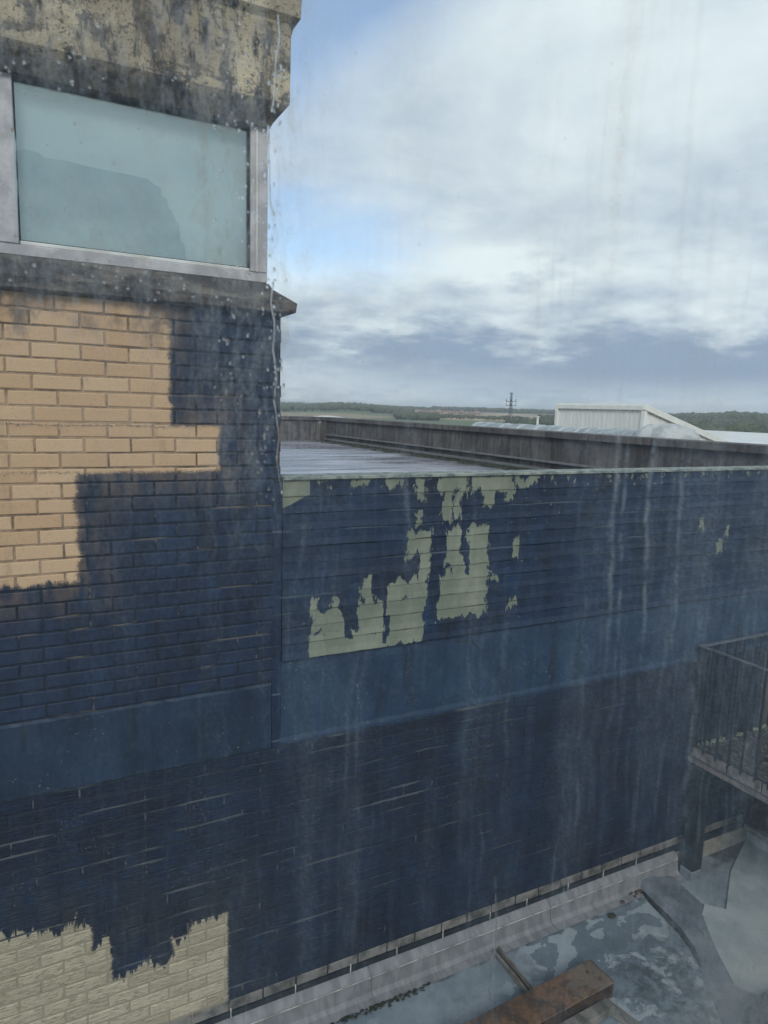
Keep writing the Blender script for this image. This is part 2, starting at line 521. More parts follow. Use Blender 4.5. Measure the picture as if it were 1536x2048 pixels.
def m_far_parapet(nt, bs):
    x, y, z = pos()
    c = mixc(ramp(fbm(vec(x * 2, y * 2, z * 2), 1.0, 5, .6), .4, .65), (0.09, 0.083, 0.082), (0.16, 0.15, 0.145))
    st = fbm(vec(x * 9, y * 9, z * 1.3), 1.0, 5, .68)
    c = mixc(ramp(st, .46, .62) * .8, c, (0.045, 0.043, 0.047))
    lt = fbm(vec(x * 14 + 9.0, y * 14, z * 1.0), 1.0, 5, .68)
    c = mixc(ramp(lt, .60, .72) * .5, c, (0.27, 0.26, 0.25))
    return {'Base Color': c, 'Roughness': .9, 'bump': (fbm(vec(x, y, z), 25, 5, .7), .5, .008)}


def m_deck(nt, bs):
    x, y, z = pos()
    c = mixc(ramp(fbm(vec(x * .6, y * 3.4, 0.0), 1.0, 5, .65), .38, .62), (0.14, 0.135, 0.16), (0.33, 0.33, 0.39))
    moss = (1.0 - ramp((x - 6.3).abs() + (fbm(vec(x, y, z), 2.2, 5, .7) - .5) * 1.1, .35, .75))
    c = mixc(moss * .95, c, (0.022, 0.028, 0.014))
    wet = ramp(fbm(vec(x * .5, y * 1.9, 2.0), 1.0, 5, .6), .42, .60)
    r = .42 - wet * .30 + moss * .4
    return {'Base Color': c, 'Roughness': r.clamp(), 'bump': (fbm(vec(x * .7, y * 7, z), 1.0, 4, .6), .25, .03)}


def m_roof(nt, bs):
    x, y, z = pos()
    v = vec(x, y, 0.0)
    c = mixc(ramp(fbm(v, 2.2, 6, .65), .35, .66), (0.15, 0.185, 0.215), (0.24, 0.28, 0.32))
    pn = fbm(vec(x * 1.0, y * 1.3, 5.0), 4.2, 4, .5, .5) + (fbm(v, 24, 3, .5) - .5) * .05
    zone = ramp(fbm(v, 1.0, 2, .5) + blob(x, y, 3.9, 3.3, .9, .8) * .18, .45, .56)
    dryp = ramp(pn, .535, .55) * zone
    damp = zone * (1.0 - dryp)
    c = mixc(dryp * .5, c, (0.34, 0.39, 0.42))
    c = mixc(damp * .65, c, (0.11, 0.145, 0.175))
    scab = (ramp(fbm(v, 9, 6, .78), .45, .55) * blob(x, y, 4.0, 2.88, .55, .42) * 1.4).clamp()
    c = mixc(scab * .85, c, (0.045, 0.052, 0.055))
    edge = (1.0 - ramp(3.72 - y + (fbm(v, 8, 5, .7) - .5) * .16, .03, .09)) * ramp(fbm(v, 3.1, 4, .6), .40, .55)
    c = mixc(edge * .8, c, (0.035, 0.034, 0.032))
    c = mixc(ramp(fbm(v, 70, 4, .75), .63, .70) * .5, c, (0.33, 0.36, 0.37))
    c = mixc(ramp(fbm(vec(x + 9.0, y, 0.0), 5.0, 6, .7), .52, .66) * .4, c, (0.07, 0.085, 0.10))
    r = .62 - damp * .42
    return {'Base Color': c, 'Roughness': r, 'bump': (fbm(v, 60, 4, .7) * (1.0 - damp), .35, .004)}


def plain(c0, c1, scale=6, rough=.6, st=.3, dist=.004, bs_=45, metal=0.0, sx=1, sy=1, sz=1):
    def f(nt, bs):
        x, y, z = pos()
        v = vec(x * sx, y * sy, z * sz)
        c = mixc(ramp(fbm(v, scale, 6, .65), .36, .64), c0, c1)
        return {'Base Color': c, 'Roughness': rough, 'Metallic': metal, 'bump': (fbm(vec(x, y, z), bs_, 5, .7), st, dist)}
    return f


M = {}
for k, f in (('tower_brick', m_tower_brick), ('tower_mortar', m_tower_mortar), ('lower_brick', m_lower_brick),
             ('lower_mortar', m_lower_mortar), ('board', m_board), ('band', m_band), ('band_dark', m_band_dark), ('concrete', m_concrete),
             ('sill', m_sill), ('far_parapet', m_far_parapet), ('deck', m_deck), ('roof', m_roof),
             ('trim', plain((.10, .13, .13), (.30, .33, .30), 18, .8)),
             ('frame', plain((.34, .34, .37), (.50, .50, .53), 9, .5, .1)),
             ('frame_bead', plain((.55, .57, .56), (.68, .70, .69), 9, .45, .1)),
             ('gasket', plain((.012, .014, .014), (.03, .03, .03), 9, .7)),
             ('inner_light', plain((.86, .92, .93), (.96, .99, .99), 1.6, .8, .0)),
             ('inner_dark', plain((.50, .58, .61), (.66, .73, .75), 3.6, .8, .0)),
             ('lead', plain((.14, .145, .155), (.21, .215, .225), 5, .65, .12, sx=3, sz=1)),
             ('ledge_brick', plain((.06, .058, .055), (.20, .19, .175), 7, .9, .7)),
             ('steel_edge', plain((.20, .19, .18), (.52, .50, .47), 12, .4, .1)),
             ('dark_steel', plain((.012, .017, .022), (.025, .032, .04), 14, .45, .3)),
             ('rail', plain((.05, .06, .075), (.11, .125, .145), 20, .4, .3)),
             ('gravel', plain((.02, .024, .025), (.075, .075, .08), 38, .85, 1.0, .02)),
             ('pebble', plain((.03, .035, .035), (.13, .135, .12), 14, .8)),
             ('edging', plain((.10, .10, .095), (.22, .20, .20), 16, .9, .6)),
             ('pale_slab', plain((.26, .31, .33), (.38, .43, .44), 3.5, .45, .25)),
             ('skirting', plain((.19, .18, .15), (.28, .27, .23), 9, .8, .4)),
             ('rust', plain((.06, .042, .032), (.17, .095, .055), 6, .85, .8, .006)),
             ('rust_dark', plain((.035, .025, .02), (.10, .065, .045), 15, .9, .8, .006)),
             ('timber', plain((.07, .065, .055), (.20, .19, .165), 8, .9, .9, .006, 60, sy=.3)),
             ('moss', plain((.012, .018, .010), (.05, .055, .035), 22, .95, 1.0, .02)),
             ('duct', plain((.20, .24, .27), (.36, .40, .42), 7, .45, .5, .02, 12)),
             ('duct_band', plain((.30, .33, .34), (.50, .52, .52), 7, .4)),
             ('shed', plain((.70, .72, .71), (.80, .81, .80), 3, .5, .1, sz=.3)),
             ('shed_trim', plain((.72, .75, .72), (.8, .82, .8), 3, .5, .1)),
             ('shed_roof', plain((.40, .42, .42), (.5, .52, .52), 3, .5, .1)),
             ('mast', plain((.05, .06, .065), (.09, .10, .11), 1, .6, .1)),
             ('house_wall', plain((.42, .30, .25), (.55, .45, .38), .2, .9, .0)),
             ('house_roof', plain((.16, .10, .08), (.26, .18, .15), .2, .9, .0)),
             ('pale_roof', plain((.55, .57, .57), (.68, .70, .70), .3, .5, .0)),
             ('leaf', plain((.028, .042, .018), (.075, .085, .035), .09, .9, .0)),
             ('asphalt', plain((.05, .05, .05), (.08, .08, .08), 2, .8))):
    M[k] = mat(k, f)


def m_ground(nt, bs):
    x, y, z = pos()
    v = vec(x, y, 0.0)
    cell = nt.nodes.new('ShaderNodeTexVoronoi')
    nt.links.new(scalec(v, .0028).s, cell.inputs['Vector'])
    cell.inputs['Scale'].default_value = 1.0
    r, g, b = sep(X(cell.outputs['Color']))
    grass = mixc(g, (0.07, 0.105, 0.045), (0.14, 0.18, 0.085))
    c = mixc(ramp(r, .62, .66), grass, (0.26, 0.20, 0.13))
    a = X.m('ARCTAN2', y, x) * 57.2958
    rr = X.m('SQRT', x * x + y * y)
    brown = ramp(a, 47, 48.5) * (1.0 - ramp(a, 57.5, 59)) * ramp(rr, 1050, 1150) * (1.0 - ramp(rr, 2250, 2350))
    st = fbm(vec(rr * .012, a * .35, 0.0), 1.0, 5, .6)
    c = mixc(brown, c, mixc(ramp(st, .42, .6), (0.20, 0.15, 0.10), (0.52, 0.38, 0.25)))
    c = mixc(ramp(fbm(v, .02, 5, .6), .4, .7) * .4, c, (0.10, 0.12, 0.07))
    return {'Base Color': c, 'Roughness': .95}


M['ground'] = mat('ground', m_ground)


def m_rust(nt, bs):
    x, y, z = pos()
    v = vec(x, y, z)
    c = mixc(ramp(fbm(v, 9, 5, .7), .38, .62), (0.055, 0.038, 0.028), (0.17, 0.092, 0.048))
    c = mixc(ramp(fbm(v, 60, 3, .7), .56, .66) * .6, c, (0.03, 0.022, 0.018))
    grey = ramp(fbm(v, 6, 5, .7) + blob(x, y, 3.30, 3.1, .2, .3) * .16, .56, .66)
    c = mixc(grey * .7, c, (0.15, 0.125, 0.10))
    return {'Base Color': c, 'Roughness': .85, 'bump': (fbm(v, 40, 5, .75), 1.0, .012)}


M['rust'] = mat('rust', m_rust)


def m_pane_window(nt, bs):
    nt.nodes.remove(bs)
    out = nt.nodes['Material Output']
    tr = nt.nodes.new('ShaderNodeBsdfTransparent')
    tr.inputs[0].default_value = (.92, .97, .98, 1)
    gl = nt.nodes.new('ShaderNodeBsdfGlossy')
    gl.inputs['Roughness'].default_value = 0.02
    gl.inputs['Color'].default_value = (.85, .95, .95, 1)
    lw = nt.nodes.new('ShaderNodeLayerWeight')
    lw.inputs[0].default_value = .5
    f = X(lw.outputs['Fresnel']) * .6 + .06
    mx = nt.nodes.new('ShaderNodeMixShader')
    nt.links.new(f.clamp().s, mx.inputs[0])
    nt.links.new(tr.outputs[0], mx.inputs[1])
    nt.links.new(gl.outputs[0], mx.inputs[2])
    nt.links.new(mx.outputs[0], out.inputs[0])


M['window_glass'] = mat('window_glass', m_pane_window)


FILM = .003


def m_grime(nt, bs):
    """old wet window glass: clear, with grey-white runs of dirt that scatter daylight"""
    nt.nodes.remove(bs)
    out = nt.nodes['Material Output']
    x, y, z = pos()
    wn = fbm(vec(x * 9, 0.0, z * 15), 1.0, 2, .6) - .5
    wx = x + wn * .016
    s1 = fbm(vec(wx * 55, 0.0, z * 1.8), 1.0, 3, .62)
    s2 = fbm(vec(wx * 210, 3.0, z * 7.0), 1.0, 3, .6)
    s3 = fbm(vec(wx * 14, 6.0, z * 2.0), 1.0, 1, .5)
    grain = fbm(vec(x * 420, 0.0, z * 300), 1.0, 1, .8)
    mot = fbm(vec(wx * 90, 2.0, z * 40), 1.0, 4, .7)
    right = ramp(x, .10, .16)
    dens = .017 + (ramp(s1, .50, .76) * .045 + ramp(s2, .53, .72) * .11 * ramp(s3, .38, .60) + ramp(s3, .42, .72) * .065) * (.4 + right * .6)
    smear = ramp(fbm(vec(wx * 130, 0.0, z * 13), 1.0, 4, .65), .46, .64)
    r1 = blob(x, z, .120, .045, .024, .095) * 1.2 + blob(x, z, .112, .19, .034, .06) + blob(x, z, .01, .06, .09, .03) * .7 + blob(x, z, .03, .175, .09, .03) * .5
    dens = dens + r1 * (.05 + ramp(mot, .45, .62) * .24 + smear * .34)
    dens = dens + blob(x, z, .07, .02, .12, .16) * .055 * (.4 + mot)
    dens = dens + blob(x, z, .165, -.30, .009, .22) * .07 + blob(x, z, .70, -.66, .17, .14) * .34 + blob(x, z, .60, -.12, .16, .12) * .05
    dens = dens + blob(x, z, .065, .105, .07, .055) * (ramp(mot, .44, .62) * .10 + .03) + blob(x, z, .50, .17, .10, .2) * ramp(s1, .46, .7) * .10
    for cx, cz, rx, rz, a in ((.436, -.09, .0024, .09, .42), (.447, -.10, .0016, .10, .28), (.477, -.10, .0022, .10, .34), (.516, -.11, .0022, .09, .30),
                              (.337, -.46, .0014, .05, .40), (.413, -.46, .0014, .04, .36), (.56, -.30, .004, .16, .10), (.235, -.06, .0022, .07, .16)):
        dens = dens + blob(wx + (z - cz) * .04, z, cx, cz, rx, rz) * a * (.25 + ramp(mot, .38, .60))
    dens = dens * (.62 + ramp(grain, .35, .65) * .6) * (.7 + ramp(mot, .40, .62) * .55)
    dens = dens.clamp()
    vs_ = nt.nodes.new('ShaderNodeVolumeScatter')
    vs_.inputs['Color'].default_value = (.68, .82, 1.0, 1)
    vs_.inputs['Anisotropy'].default_value = .25
    k_ = dens * (1.15 / FILM)
    nt.links.new(k_.s, vs_.inputs['Density'])
    nt.links.new(vs_.outputs[0], out.inputs['Volume'])
    return None


M['grime'] = mat('dirt_film', m_grime)


def m_clear(nt, bs):
    nt.nodes.remove(bs)
    tr = nt.nodes.new('ShaderNodeBsdfTransparent')
    tr.inputs[0].default_value = (.955, .985, 1.0, 1)
    nt.links.new(tr.outputs[0], nt.nodes['Material Output'].inputs[0])


M['clear_glass'] = mat('clear_glass', m_clear)


def m_water(nt, bs):
    return {'Base Color': (1, 1, 1), 'Roughness': 0.0, 'IOR': 1.33, 'Transmission Weight': 1.0}


M['water'] = mat('water_drop', m_water)

# ------------------------------------------------------------------ terrain
def ground_z(r, a):
    z = -24 + 4 * min(1, max(0, (r - 60) / 500))
    if r > 560: z += (min(r, 2600) - 560) / 2040 * 17
    if r > 2600: z += (min(r, 5200) - 2600) * .0052
    z += mnoise.noise(Vector((r * .0011 * math.cos(a), r * .0011 * math.sin(a), 0))) * min(1, r / 1500) * 2.0
    ad = math.degrees(a)
    if 900 < r < 2900: z += 13 * max(0, 1 - abs(ad - 36) / 6.0) * math.sin(math.pi * (r - 900) / 2000) + 9 * math.exp(-((ad - 66) / 3.0) ** 2) * math.sin(math.pi * (r - 900) / 2000)
    if r > 3000: z += (10 * math.exp(-((math.degrees(a) - 70) / 5) ** 2)) * min(1, (r - 3000) / 1000)
    return z


bm = bmesh.new()
rads = [0, 40, 100, 200, 350, 500, 650, 800] + list(range(950, 5400, 150)) + [6000, 6800]
NA = 180
prev = None
for r in rads:
    if r == 0:
        row = [bm.verts.new((0, 0, -24))]
    else:
        row = []
        for k in range(NA):
            a = 2 * math.pi * k / NA
            if k > NA * .25 + 5 and False: pass
            z = ground_z(r, a) if r < 5900 else ground_z(5200, a) - (r - 5200) * .004
            row.append(bm.verts.new((r * math.cos(a), r * math.sin(a), z)))
    if prev:
        if len(prev) == 1:
            for k in range(NA): bm.faces.new((prev[0], row[k], row[(k + 1) % NA]))
        else:
            for k in range(NA): bm.faces.new((prev[k], row[k], row[(k + 1) % NA], prev[(k + 1) % NA]))
    prev = row
link('ground', mesh('ground', bm, True), M['ground'], kind='structure')


def wood(name, label, spec, n, seed):
    rnd = random.Random(seed)
    vs, fs = [], []
    bm0 = bmesh.new()
    bmesh.ops.create_icosphere(bm0, subdivisions=1, radius=1)
    base = [v.co.copy() for v in bm0.verts]
    faces = [[v.index for v in f.verts] for f in bm0.faces]
    bm0.free()
    for i in range(n):
        a0, a1, r0, r1, h0, h1 = spec[i % len(spec)]
        a = R(rnd.uniform(a0, a1))
        r = rnd.uniform(r0, r1)
        h = rnd.uniform(h0, h1)
        w = h * rnd.uniform(.35, .6)
        g = ground_z(r, a)
        for c in range(3):
            off = Vector((rnd.uniform(-.5, .5) * w, rnd.uniform(-.5, .5) * w, 0))
            sc = rnd.uniform(.5, .9)
            cz = g + h * rnd.uniform(.4, .75)
            b = len(vs)
            for p in base:
                k = rnd.uniform(.75, 1.2)
                vs.append((r * math.cos(a) + off.x + p.x * w * sc * k, r * math.sin(a) + off.y + p.y * w * sc * k, cz + p.z * h * .42 * sc * k))
            fs += [[q + b for q in f] for f in faces]
    me = bpy.data.meshes.new(name)
    me.from_pydata(vs, [], fs)
    me.update()
    o = link(name, me, M['leaf'], kind='stuff')
    return tag(o, label, 'woodland')


wood('woodland', 'dark wood along the skyline behind the brown field and the mast', [(46, 59, 2350, 2700, 11, 17)], 900, 1)
wood('woodland', 'belt of dark trees low in front of the brown field, just over the roof parapet', [(46, 53, 900, 1250, 5, 9), (53, 59, 1150, 1350, 4, 7), (46, 50.3, 1000, 1500, 7, 11)], 900, 2)
wood('woodland', 'broad wooded slope behind the housing estate at the left of the view', [(59, 71.5, 1900, 2700, 8, 14), (58.5, 62, 1000, 1350, 5, 9), (60.5, 72, 1300, 2300, 7, 12)], 3600, 3)
wood('woodland', 'wooded hillside to the right of the white cladding shed', [(30, 43, 600, 1200, 8, 14), (30, 43, 1200, 2600, 9, 16)], 2600, 4)
wood('woodland', 'thin hedgerow trees crossing the distant green fields at far left', [(66, 74, 3300, 3360, 6, 10), (60, 74, 4200, 4300, 6, 10)], 300, 5)

# houses of the far estate
def house(parent_group, a, r, w, d, h, rot, label):
    g = ground_z(r, R(a))
    t = thing('terraced_house', label, 'house', (r * math.cos(R(a)), r * math.sin(R(a)), g), parent_group)
    t.rotation_euler = (0, 0, rot)
    box('wall', -w / 2, w / 2, -d / 2, d / 2, -2, h, M['house_wall'], t)
    bm = bmesh.new()
    v = [bm.verts.new(p) for p in ((-w / 2 - .3, -d / 2 - .4, h), (w / 2 + .3, -d / 2 - .4, h), (w / 2 + .3, d / 2 + .4, h), (-w / 2 - .3, d / 2 + .4, h), (-w / 2 - .3, 0, h + 3), (w / 2 + .3, 0, h + 3))]
    for f in ((0, 1, 5, 4), (2, 3, 4, 5), (0, 4, 3), (1, 2, 5), (3, 2, 1, 0)): bm.faces.new([v[i] for i in f])
    link('roof', mesh('roof', bm), M['house_roof'], t)


for i in range(46):
    ha_ = random.uniform(55.2, 60.4)
    house('houses of the far estate', ha_, random.uniform(1350, 2000), random.uniform(9, 16), 8, random.uniform(5, 6.5),
          random.uniform(-.5, .9), ['tiny pink and brown house among many in the estate below the skyline wood', 'tiny pale house among many at the left edge of the far estate', 'tiny house at the right end of the far estate beside the brown field'][0 if 56.5 < ha_ < 59.2 else (1 if ha_ >= 59.2 else 2)])

# telecom mast
t = thing('lattice_mast', 'tall thin lattice mast with two square platforms on the skyline', 'mast')
ma, mr = R(52.69), 800
mb = Vector((mr * math.cos(ma), mr * math.sin(ma), ground_z(mr, ma)))
HT = 21.0 - mb.z
t.location = mb
bm = bmesh.new()
def half(z): return 1.9 - 1.1 * min(1, z / (HT * .8))
for sx in (-1, 1):
    for sy in (-1, 1):
        atube(bm, [(sx * half(z), sy * half(z), z) for z in (0, HT * .8, HT)], .22, 4)
nz = 14
for i in range(nz):
    z0, z1 = HT * i / nz, HT * (i + 1) / nz
    for (ax, ay), (bx, by) in (((-1, -1), (1, -1)), ((1, -1), (1, 1)), ((1, 1), (-1, 1)), ((-1, 1), (-1, -1))):
        atube(bm, [(ax * half(z0), ay * half(z0), z0), (bx * half(z1), by * half(z1), z1)], .13, 3)
        atube(bm, [(ax * half(z1), ay * half(z1), z1), (bx * half(z1), by * half(z1), z1)], .13, 3)
link('lattice', mesh('lattice', bm), M['mast'], t)
for zz in (HT - 14.0, HT - 9.6):
    bm = bmesh.new()
    for k in (-1, 1):
        abox(bm, -3.8, 3.8, k * 3.8 - .2, k * 3.8 + .2, zz, zz + .5)
        abox(bm, k * 3.8 - .2, k * 3.8 + .2, -3.6, 3.6, zz, zz + .5)
        for j in (-1, 1): abox(bm, k * 3.8 - .3, k * 3.8 + .3, j * 3.8 - .3, j * 3.8 + .3, zz - .2, zz + 2.6)
    abox(bm, -3.5, 3.5, -.15, .15, zz, zz + .3)
    abox(bm, -.15, .15, -3.5, 3.5, zz + .35, zz + .6)
    link('platform', mesh('platform', bm), M['mast'], t)
for (px_, py_, zz) in ((-3.8, -3.8, -9.4), (3.8, 3.8, -9.4), (3.8, -3.8, -9.4), (-3.8, 3.8, -9.4)):
    box('antenna', px_ - .35, px_ + .35, py_ - .35, py_ + .35, HT + zz, HT + zz + 2.6, M['mast'], t, .08)
bm = bmesh.new()
abox(bm, -3.0, 3.0, -.14, .14, HT - .3, HT + .1)
abox(bm, -.14, .14, -3.0, 3.0, HT + .15, HT + .4)
atube(bm, [(0, 0, HT + .2), (0, 0, HT + 2.6)], .12, 5)
link('top_spar', mesh('top_spar', bm), M['mast'], t)

# low pale-roofed sheds just over the far parapet
def low_shed(a, r, half_w, depth, ztop, label, curved=False):
    t = thing('industrial_shed', label, 'shed', (r * math.cos(R(a)), r * math.sin(R(a)), -24))
    t.rotation_euler = (0, 0, R(a) - math.pi / 2)
    H = ztop + 24
    box('wall', -half_w, half_w, -depth / 2, depth / 2, 0, H - 1.2, M['shed'], t)
    bm = bmesh.new()
    n = 9
    rows = []
    for i in range(n):
        u = -1 + 2 * i / (n - 1)
        zz = H - 1.2 + 1.2 * ((1 - u * u) if curved else (1 - abs(u)))
        rows.append([bm.verts.new((u * (half_w + .3), yy, zz)) for yy in (-depth / 2 - .3, depth / 2 + .3)])
    for p, q_ in zip(rows, rows[1:]): bm.faces.new((p[0], q_[0], q_[1], p[1]))
    bm.faces.new([r_[0] for r_ in rows][::-1])
    bm.faces.new([r_[1] for r_ in rows])
    link('roof', mesh('roof', bm), M['pale_roof'], t)


low_shed(67.6, 190, 7.5, 20, -2.55, 'low white curved roof of a shed peeping over the far end of the roof parapet', True)
low_shed(65.1, 260, 5.0, 14, -4.1, 'small white roof between the trees right of the curved shed roof')

# white cladding plant room
t = thing('plant_room', 'white ribbed metal shed with sloping roof beyond the concrete parapet', 'building', (18, 16.49, -4))
A_, B_ = 20.67, 16.49
bm = bmesh.new()
prof = [(18.0, .318), (26.5, -2.35)]
v = [bm.verts.new(p) for p in ((0, 0, -3), (8.5, 0, -3), (8.5, 0, 1.87), (0, 0, 4.30), (0, A_ - B_, -3), (8.5, A_ - B_, -3), (8.5, A_ - B_, 1.87), (0, A_ - B_, 4.30))]
for f in ((0, 1, 2, 3), (5, 4, 7, 6), (0, 3, 7, 4), (1, 5, 6, 2), (3, 2, 6, 7), (0, 4, 5, 1)): bm.faces.new([v[i] for i in f])
link('wall', mesh('wall', bm), M['shed'], t)
bm = bmesh.new()
for i in range(20):
    y = .1 + i * .21
    abox(bm, -.014, -.002, y, y + .05, -3, 4.18)
for i in range(38):
    xx = .12 + i * .22
    abox(bm, xx, xx + .05, -.014, -.002, -3, 4.14 - xx * .285)
link('cladding_rib', mesh('cladding_rib', bm), M['shed'], t, kind='stuff')
bm = bmesh.new()
abox(bm, -.08, .0, -.08, A_ - B_ + .08, 4.19, 4.33)
abox(bm, -.08, .05, -.08, .06, -3, 4.19)
abox(bm, -.08, .05, A_ - B_ - .06, A_ - B_ + .08, -3, 4.19)
link('edge_trim', mesh('edge_trim', bm), M['shed_trim'], t)
bm = bmesh.new()
ang = math.atan(.285)
mt = Matrix.Translation((0, 0, 4.30)) @ Matrix.Rotation(ang, 4, 'Y')
abox(bm, -.08, 9.0, -.10, A_ - B_ + .1, .004, .07, mtx=mt)
abox(bm, -.08, 9.0, -.11, -.004, -.12, -.004, mtx=mt)
link('roof', mesh('roof', bm), M['shed_trim'], t)
t = thing('flat_roof_block', 'low pale flat roof to the right of the white shed', 'building', (26, 19, -24))
box('wall', 0, 30, 0, 26, 0, 22.6, M['shed'], t)
box('roof', -.4, 30.4, -.4, 26.4, 22.61, 22.85, M['pale_roof'], t, .03)

# thin white pole beyond the parapet
bm = bmesh.new()
atube(bm, [(9, 10.92, -3), (9, 10.92, -.09)], .022, 8)
atube(bm, [(9, 10.92, -.09), (9, 10.92, -.07)], .035, 8)
tag(link('vent_pole', mesh('vent_pole', bm), M['shed_trim']), 'thin white pole standing between the duct and the tree belt', 'pole')

# insulated duct
t = thing('insulated_duct', 'silver foil wrapped pipe lying along the far side of the concrete parapet', 'duct', (7.2, 6.5, -.465))
path, rad = [], []
bm = bmesh.new()
ys = [i * .11 for i in range(0, 36)]
for i, yy in enumerate(ys):
    path.append((random.uniform(-.01, .01), yy, random.uniform(-.01, .01)))
    rad.append(.272 + random.uniform(-.006, .006) if yy > .8 else .285 + random.uniform(-.015, .015))
atube(bm, path, rad, 16)
link('pipe', mesh('pipe', bm, True), M['duct'], t)
for yy in [.5, .95, 1.15, 1.5, 1.7, 2.05, 2.5, 2.95, 3.4, 3.75]:
    bm = bmesh.new()
    w = random.uniform(.03, .07)
    atube(bm, [(0, yy, 0), (0, yy + .01, 0), (0, yy + w, 0), (0, yy + w + .01, 0)], [.274, .281, .281, .274], 16)
    link('duct_band', mesh('duct_band', bm, True), M['duct_band'], t)
bm = bmesh.new()
el_p = []
for i in range(9):
    a = R(90 * i / 8)
    el_p.append((.34 - .34 * math.cos(a), -.34 * math.sin(a) + .05, .02 + .06 * math.sin(a)))
atube(bm, el_p[:-1] + [(.40, -.31, -.05), (.46, -.32, -.6)], [.30, .315, .335, .325, .33, .32, .31, .28, .24, .22], 14)
link('elbow', mesh('elbow', bm, True), M['duct_band'], t)

# ------------------------------------------------------------------ main building body, deck, far parapet
ROOF = -4.02
DECK = -.795
t = thing('building_block', 'large painted building under the flat roofs, behind the navy wall', 'building', (0, 0, -24))
box('wall', -7, 7.0, 3.96, 15.6, 0, 24 + DECK - .05, M['far_parapet'], t)
bm = bmesh.new()
N1 = 70
prev = None
for i in range(N1):
    y = 3.98 + (15.3 - 3.98) * i / (N1 - 1)
    z = DECK + .018 * max(0, math.cos(2 * math.pi * (y - 4) / .56)) ** 6 + random.uniform(-.002, .002)
    row = [bm.verts.new((x, y + .05 * math.sin(x), z)) for x in (-6.9, -3, 0, 2, 4, 5, 6, 6.29)]
    if prev:
        for k in range(7): bm.faces.new((prev[k], prev[k + 1], row[k + 1], row[k]))
    prev = row
link('flat_roof', mesh('flat_roof', bm, True), M['deck'], kind='structure')

t = thing('concrete_parapet', 'stained grey concrete parapet wall round the far side of the wet flat roof', 'wall', (6.3, 3.9, DECK))
box('wall', 0, .22, -.1, 11.5, -.04, .46, M['far_parapet'], t)
box('wall', -13, 0.0, 11.4, 11.62, -.04, .46, M['far_parapet'], t)
y = -.1
while y < 11.5:
    box('coping_stone', -.05, .27, y, min(y + 1.8, 11.6), .465, .55, M['far_parapet'], t, .006, jit=.002)
    y += 1.806
xx = -.05
while xx > -13:
    box('coping_stone', xx - 1.8, xx, 11.36, 11.67, .465, .55, M['far_parapet'], t, .006, jit=.002)
    xx -= 1.806
bm = bmesh.new()
abox(bm, -.055, -.002, -.1, 11.35, .13, .155)
abox(bm, -.09, -.002, -.1, 11.35, .02, .05)
link('flashing', mesh('flashing', bm), M['lead'], t)
# moss in the gutter
bm = bmesh.new()
for i in range(420):
    y = random.uniform(0, 11)
    x = -.05 - abs(random.gauss(0, .13)) - .08
    s = random.uniform(.02, .07)
    mt = Matrix.Translation((6.3 + x, 3.9 + y, DECK + .005)) @ Matrix.Diagonal((s, s * 1.6, s * .4, 1))
    bmesh.ops.create_icosphere(bm, subdivisions=1, radius=1, matrix=mt)
tag(link('moss_strip', mesh('moss_strip', bm, True), M['moss'], kind='stuff'), 'dark green moss growing in the gutter along the concrete parapet', 'moss')

# ------------------------------------------------------------------ bricks
def brick_variant(seed, w, h, d, bev):
    rr = random.Random(seed)
    bm = bmesh.new()
    j = lambda s: rr.uniform(-s, s)
    back = [bm.verts.new((sx * w / 2, d, sz * h / 2)) for sx, sz in ((-1, -1), (1, -1), (1, 1), (-1, 1))]
    mid_ = [bm.verts.new((sx * w / 2 + j(.0008), bev * .8, sz * h / 2 + j(.0008))) for sx, sz in ((-1, -1), (1, -1), (1, 1), (-1, 1))]
    fr = []
    for sx, sz in ((-1, -1), (1, -1), (1, 1), (-1, 1)):
        fr.append(bm.verts.new((sx * (w / 2 - bev - rr.uniform(0, .003)), j(.0012), sz * (h / 2 - bev - rr.uniform(0, .002)))))
    for k in range(4):
        bm.faces.new((back[k], back[(k + 1) % 4], mid_[(k + 1) % 4], mid_[k]))
        bm.faces.new((mid_[k], mid_[(k + 1) % 4], fr[(k + 1) % 4], fr[k]))
    bm.faces.new(fr)
    return mesh('brick', bm)


def lay(parent, variants, m, rows, y, xl, xr, ztop, pitch, course, phase, limit=None, gaps=(), proud=.002, mortar=.010, cutx=None):
    """returns the bricks that did not get an object of their own"""
    out = []
    n = 0
    for r in range(rows):
        zc = ztop - course * (r + .5)
        x = xl - pitch + ((r % 2) * pitch / 2 + phase) % pitch
        while x < xr:
            a, b = max(x, xl), min(x + pitch - mortar, xr)
            x += pitch
            if b - a < .03: continue
            out.append(((a + b) / 2, zc, b - a))
    if limit:
        out.sort(key=lambda q_: math.hypot(q_[0], math.hypot(y, q_[1])))
    obs, rest = (out[:limit], out[limit:]) if limit else (out, [])
    for xc, zc, w in obs:
        if cutx and xc < cutx:
            rest.append((xc, zc, w))
            continue
        o = bpy.data.objects.new('brick', random.choice(variants))
        C.objects.link(o)
        o.parent = parent
        o.location = Vector((xc, y + random.uniform(-proud, proud), zc + random.uniform(-.0012, .0012))) - parent.location
        o.scale = (w / .215 + random.uniform(-.006, .004), 1, 1 + random.uniform(-.03, .02))
        o.rotation_euler = (random.uniform(-.006, .006), random.uniform(-.007, .007), random.uniform(-.006, .006))
        n += 1
    if rest:
        bm = bmesh.new()
        for xc, zc, w in rest:
            abox(bm, xc - w / 2, xc + w / 2, y + random.uniform(-proud, proud), y + .03, zc - (course - mortar) / 2, zc + (course - mortar) / 2, mtx=Matrix.Translation(-parent.location), jit=.0015)
        link('brickwork', mesh('brickwork', bm), m, parent, kind='stuff')
    return n


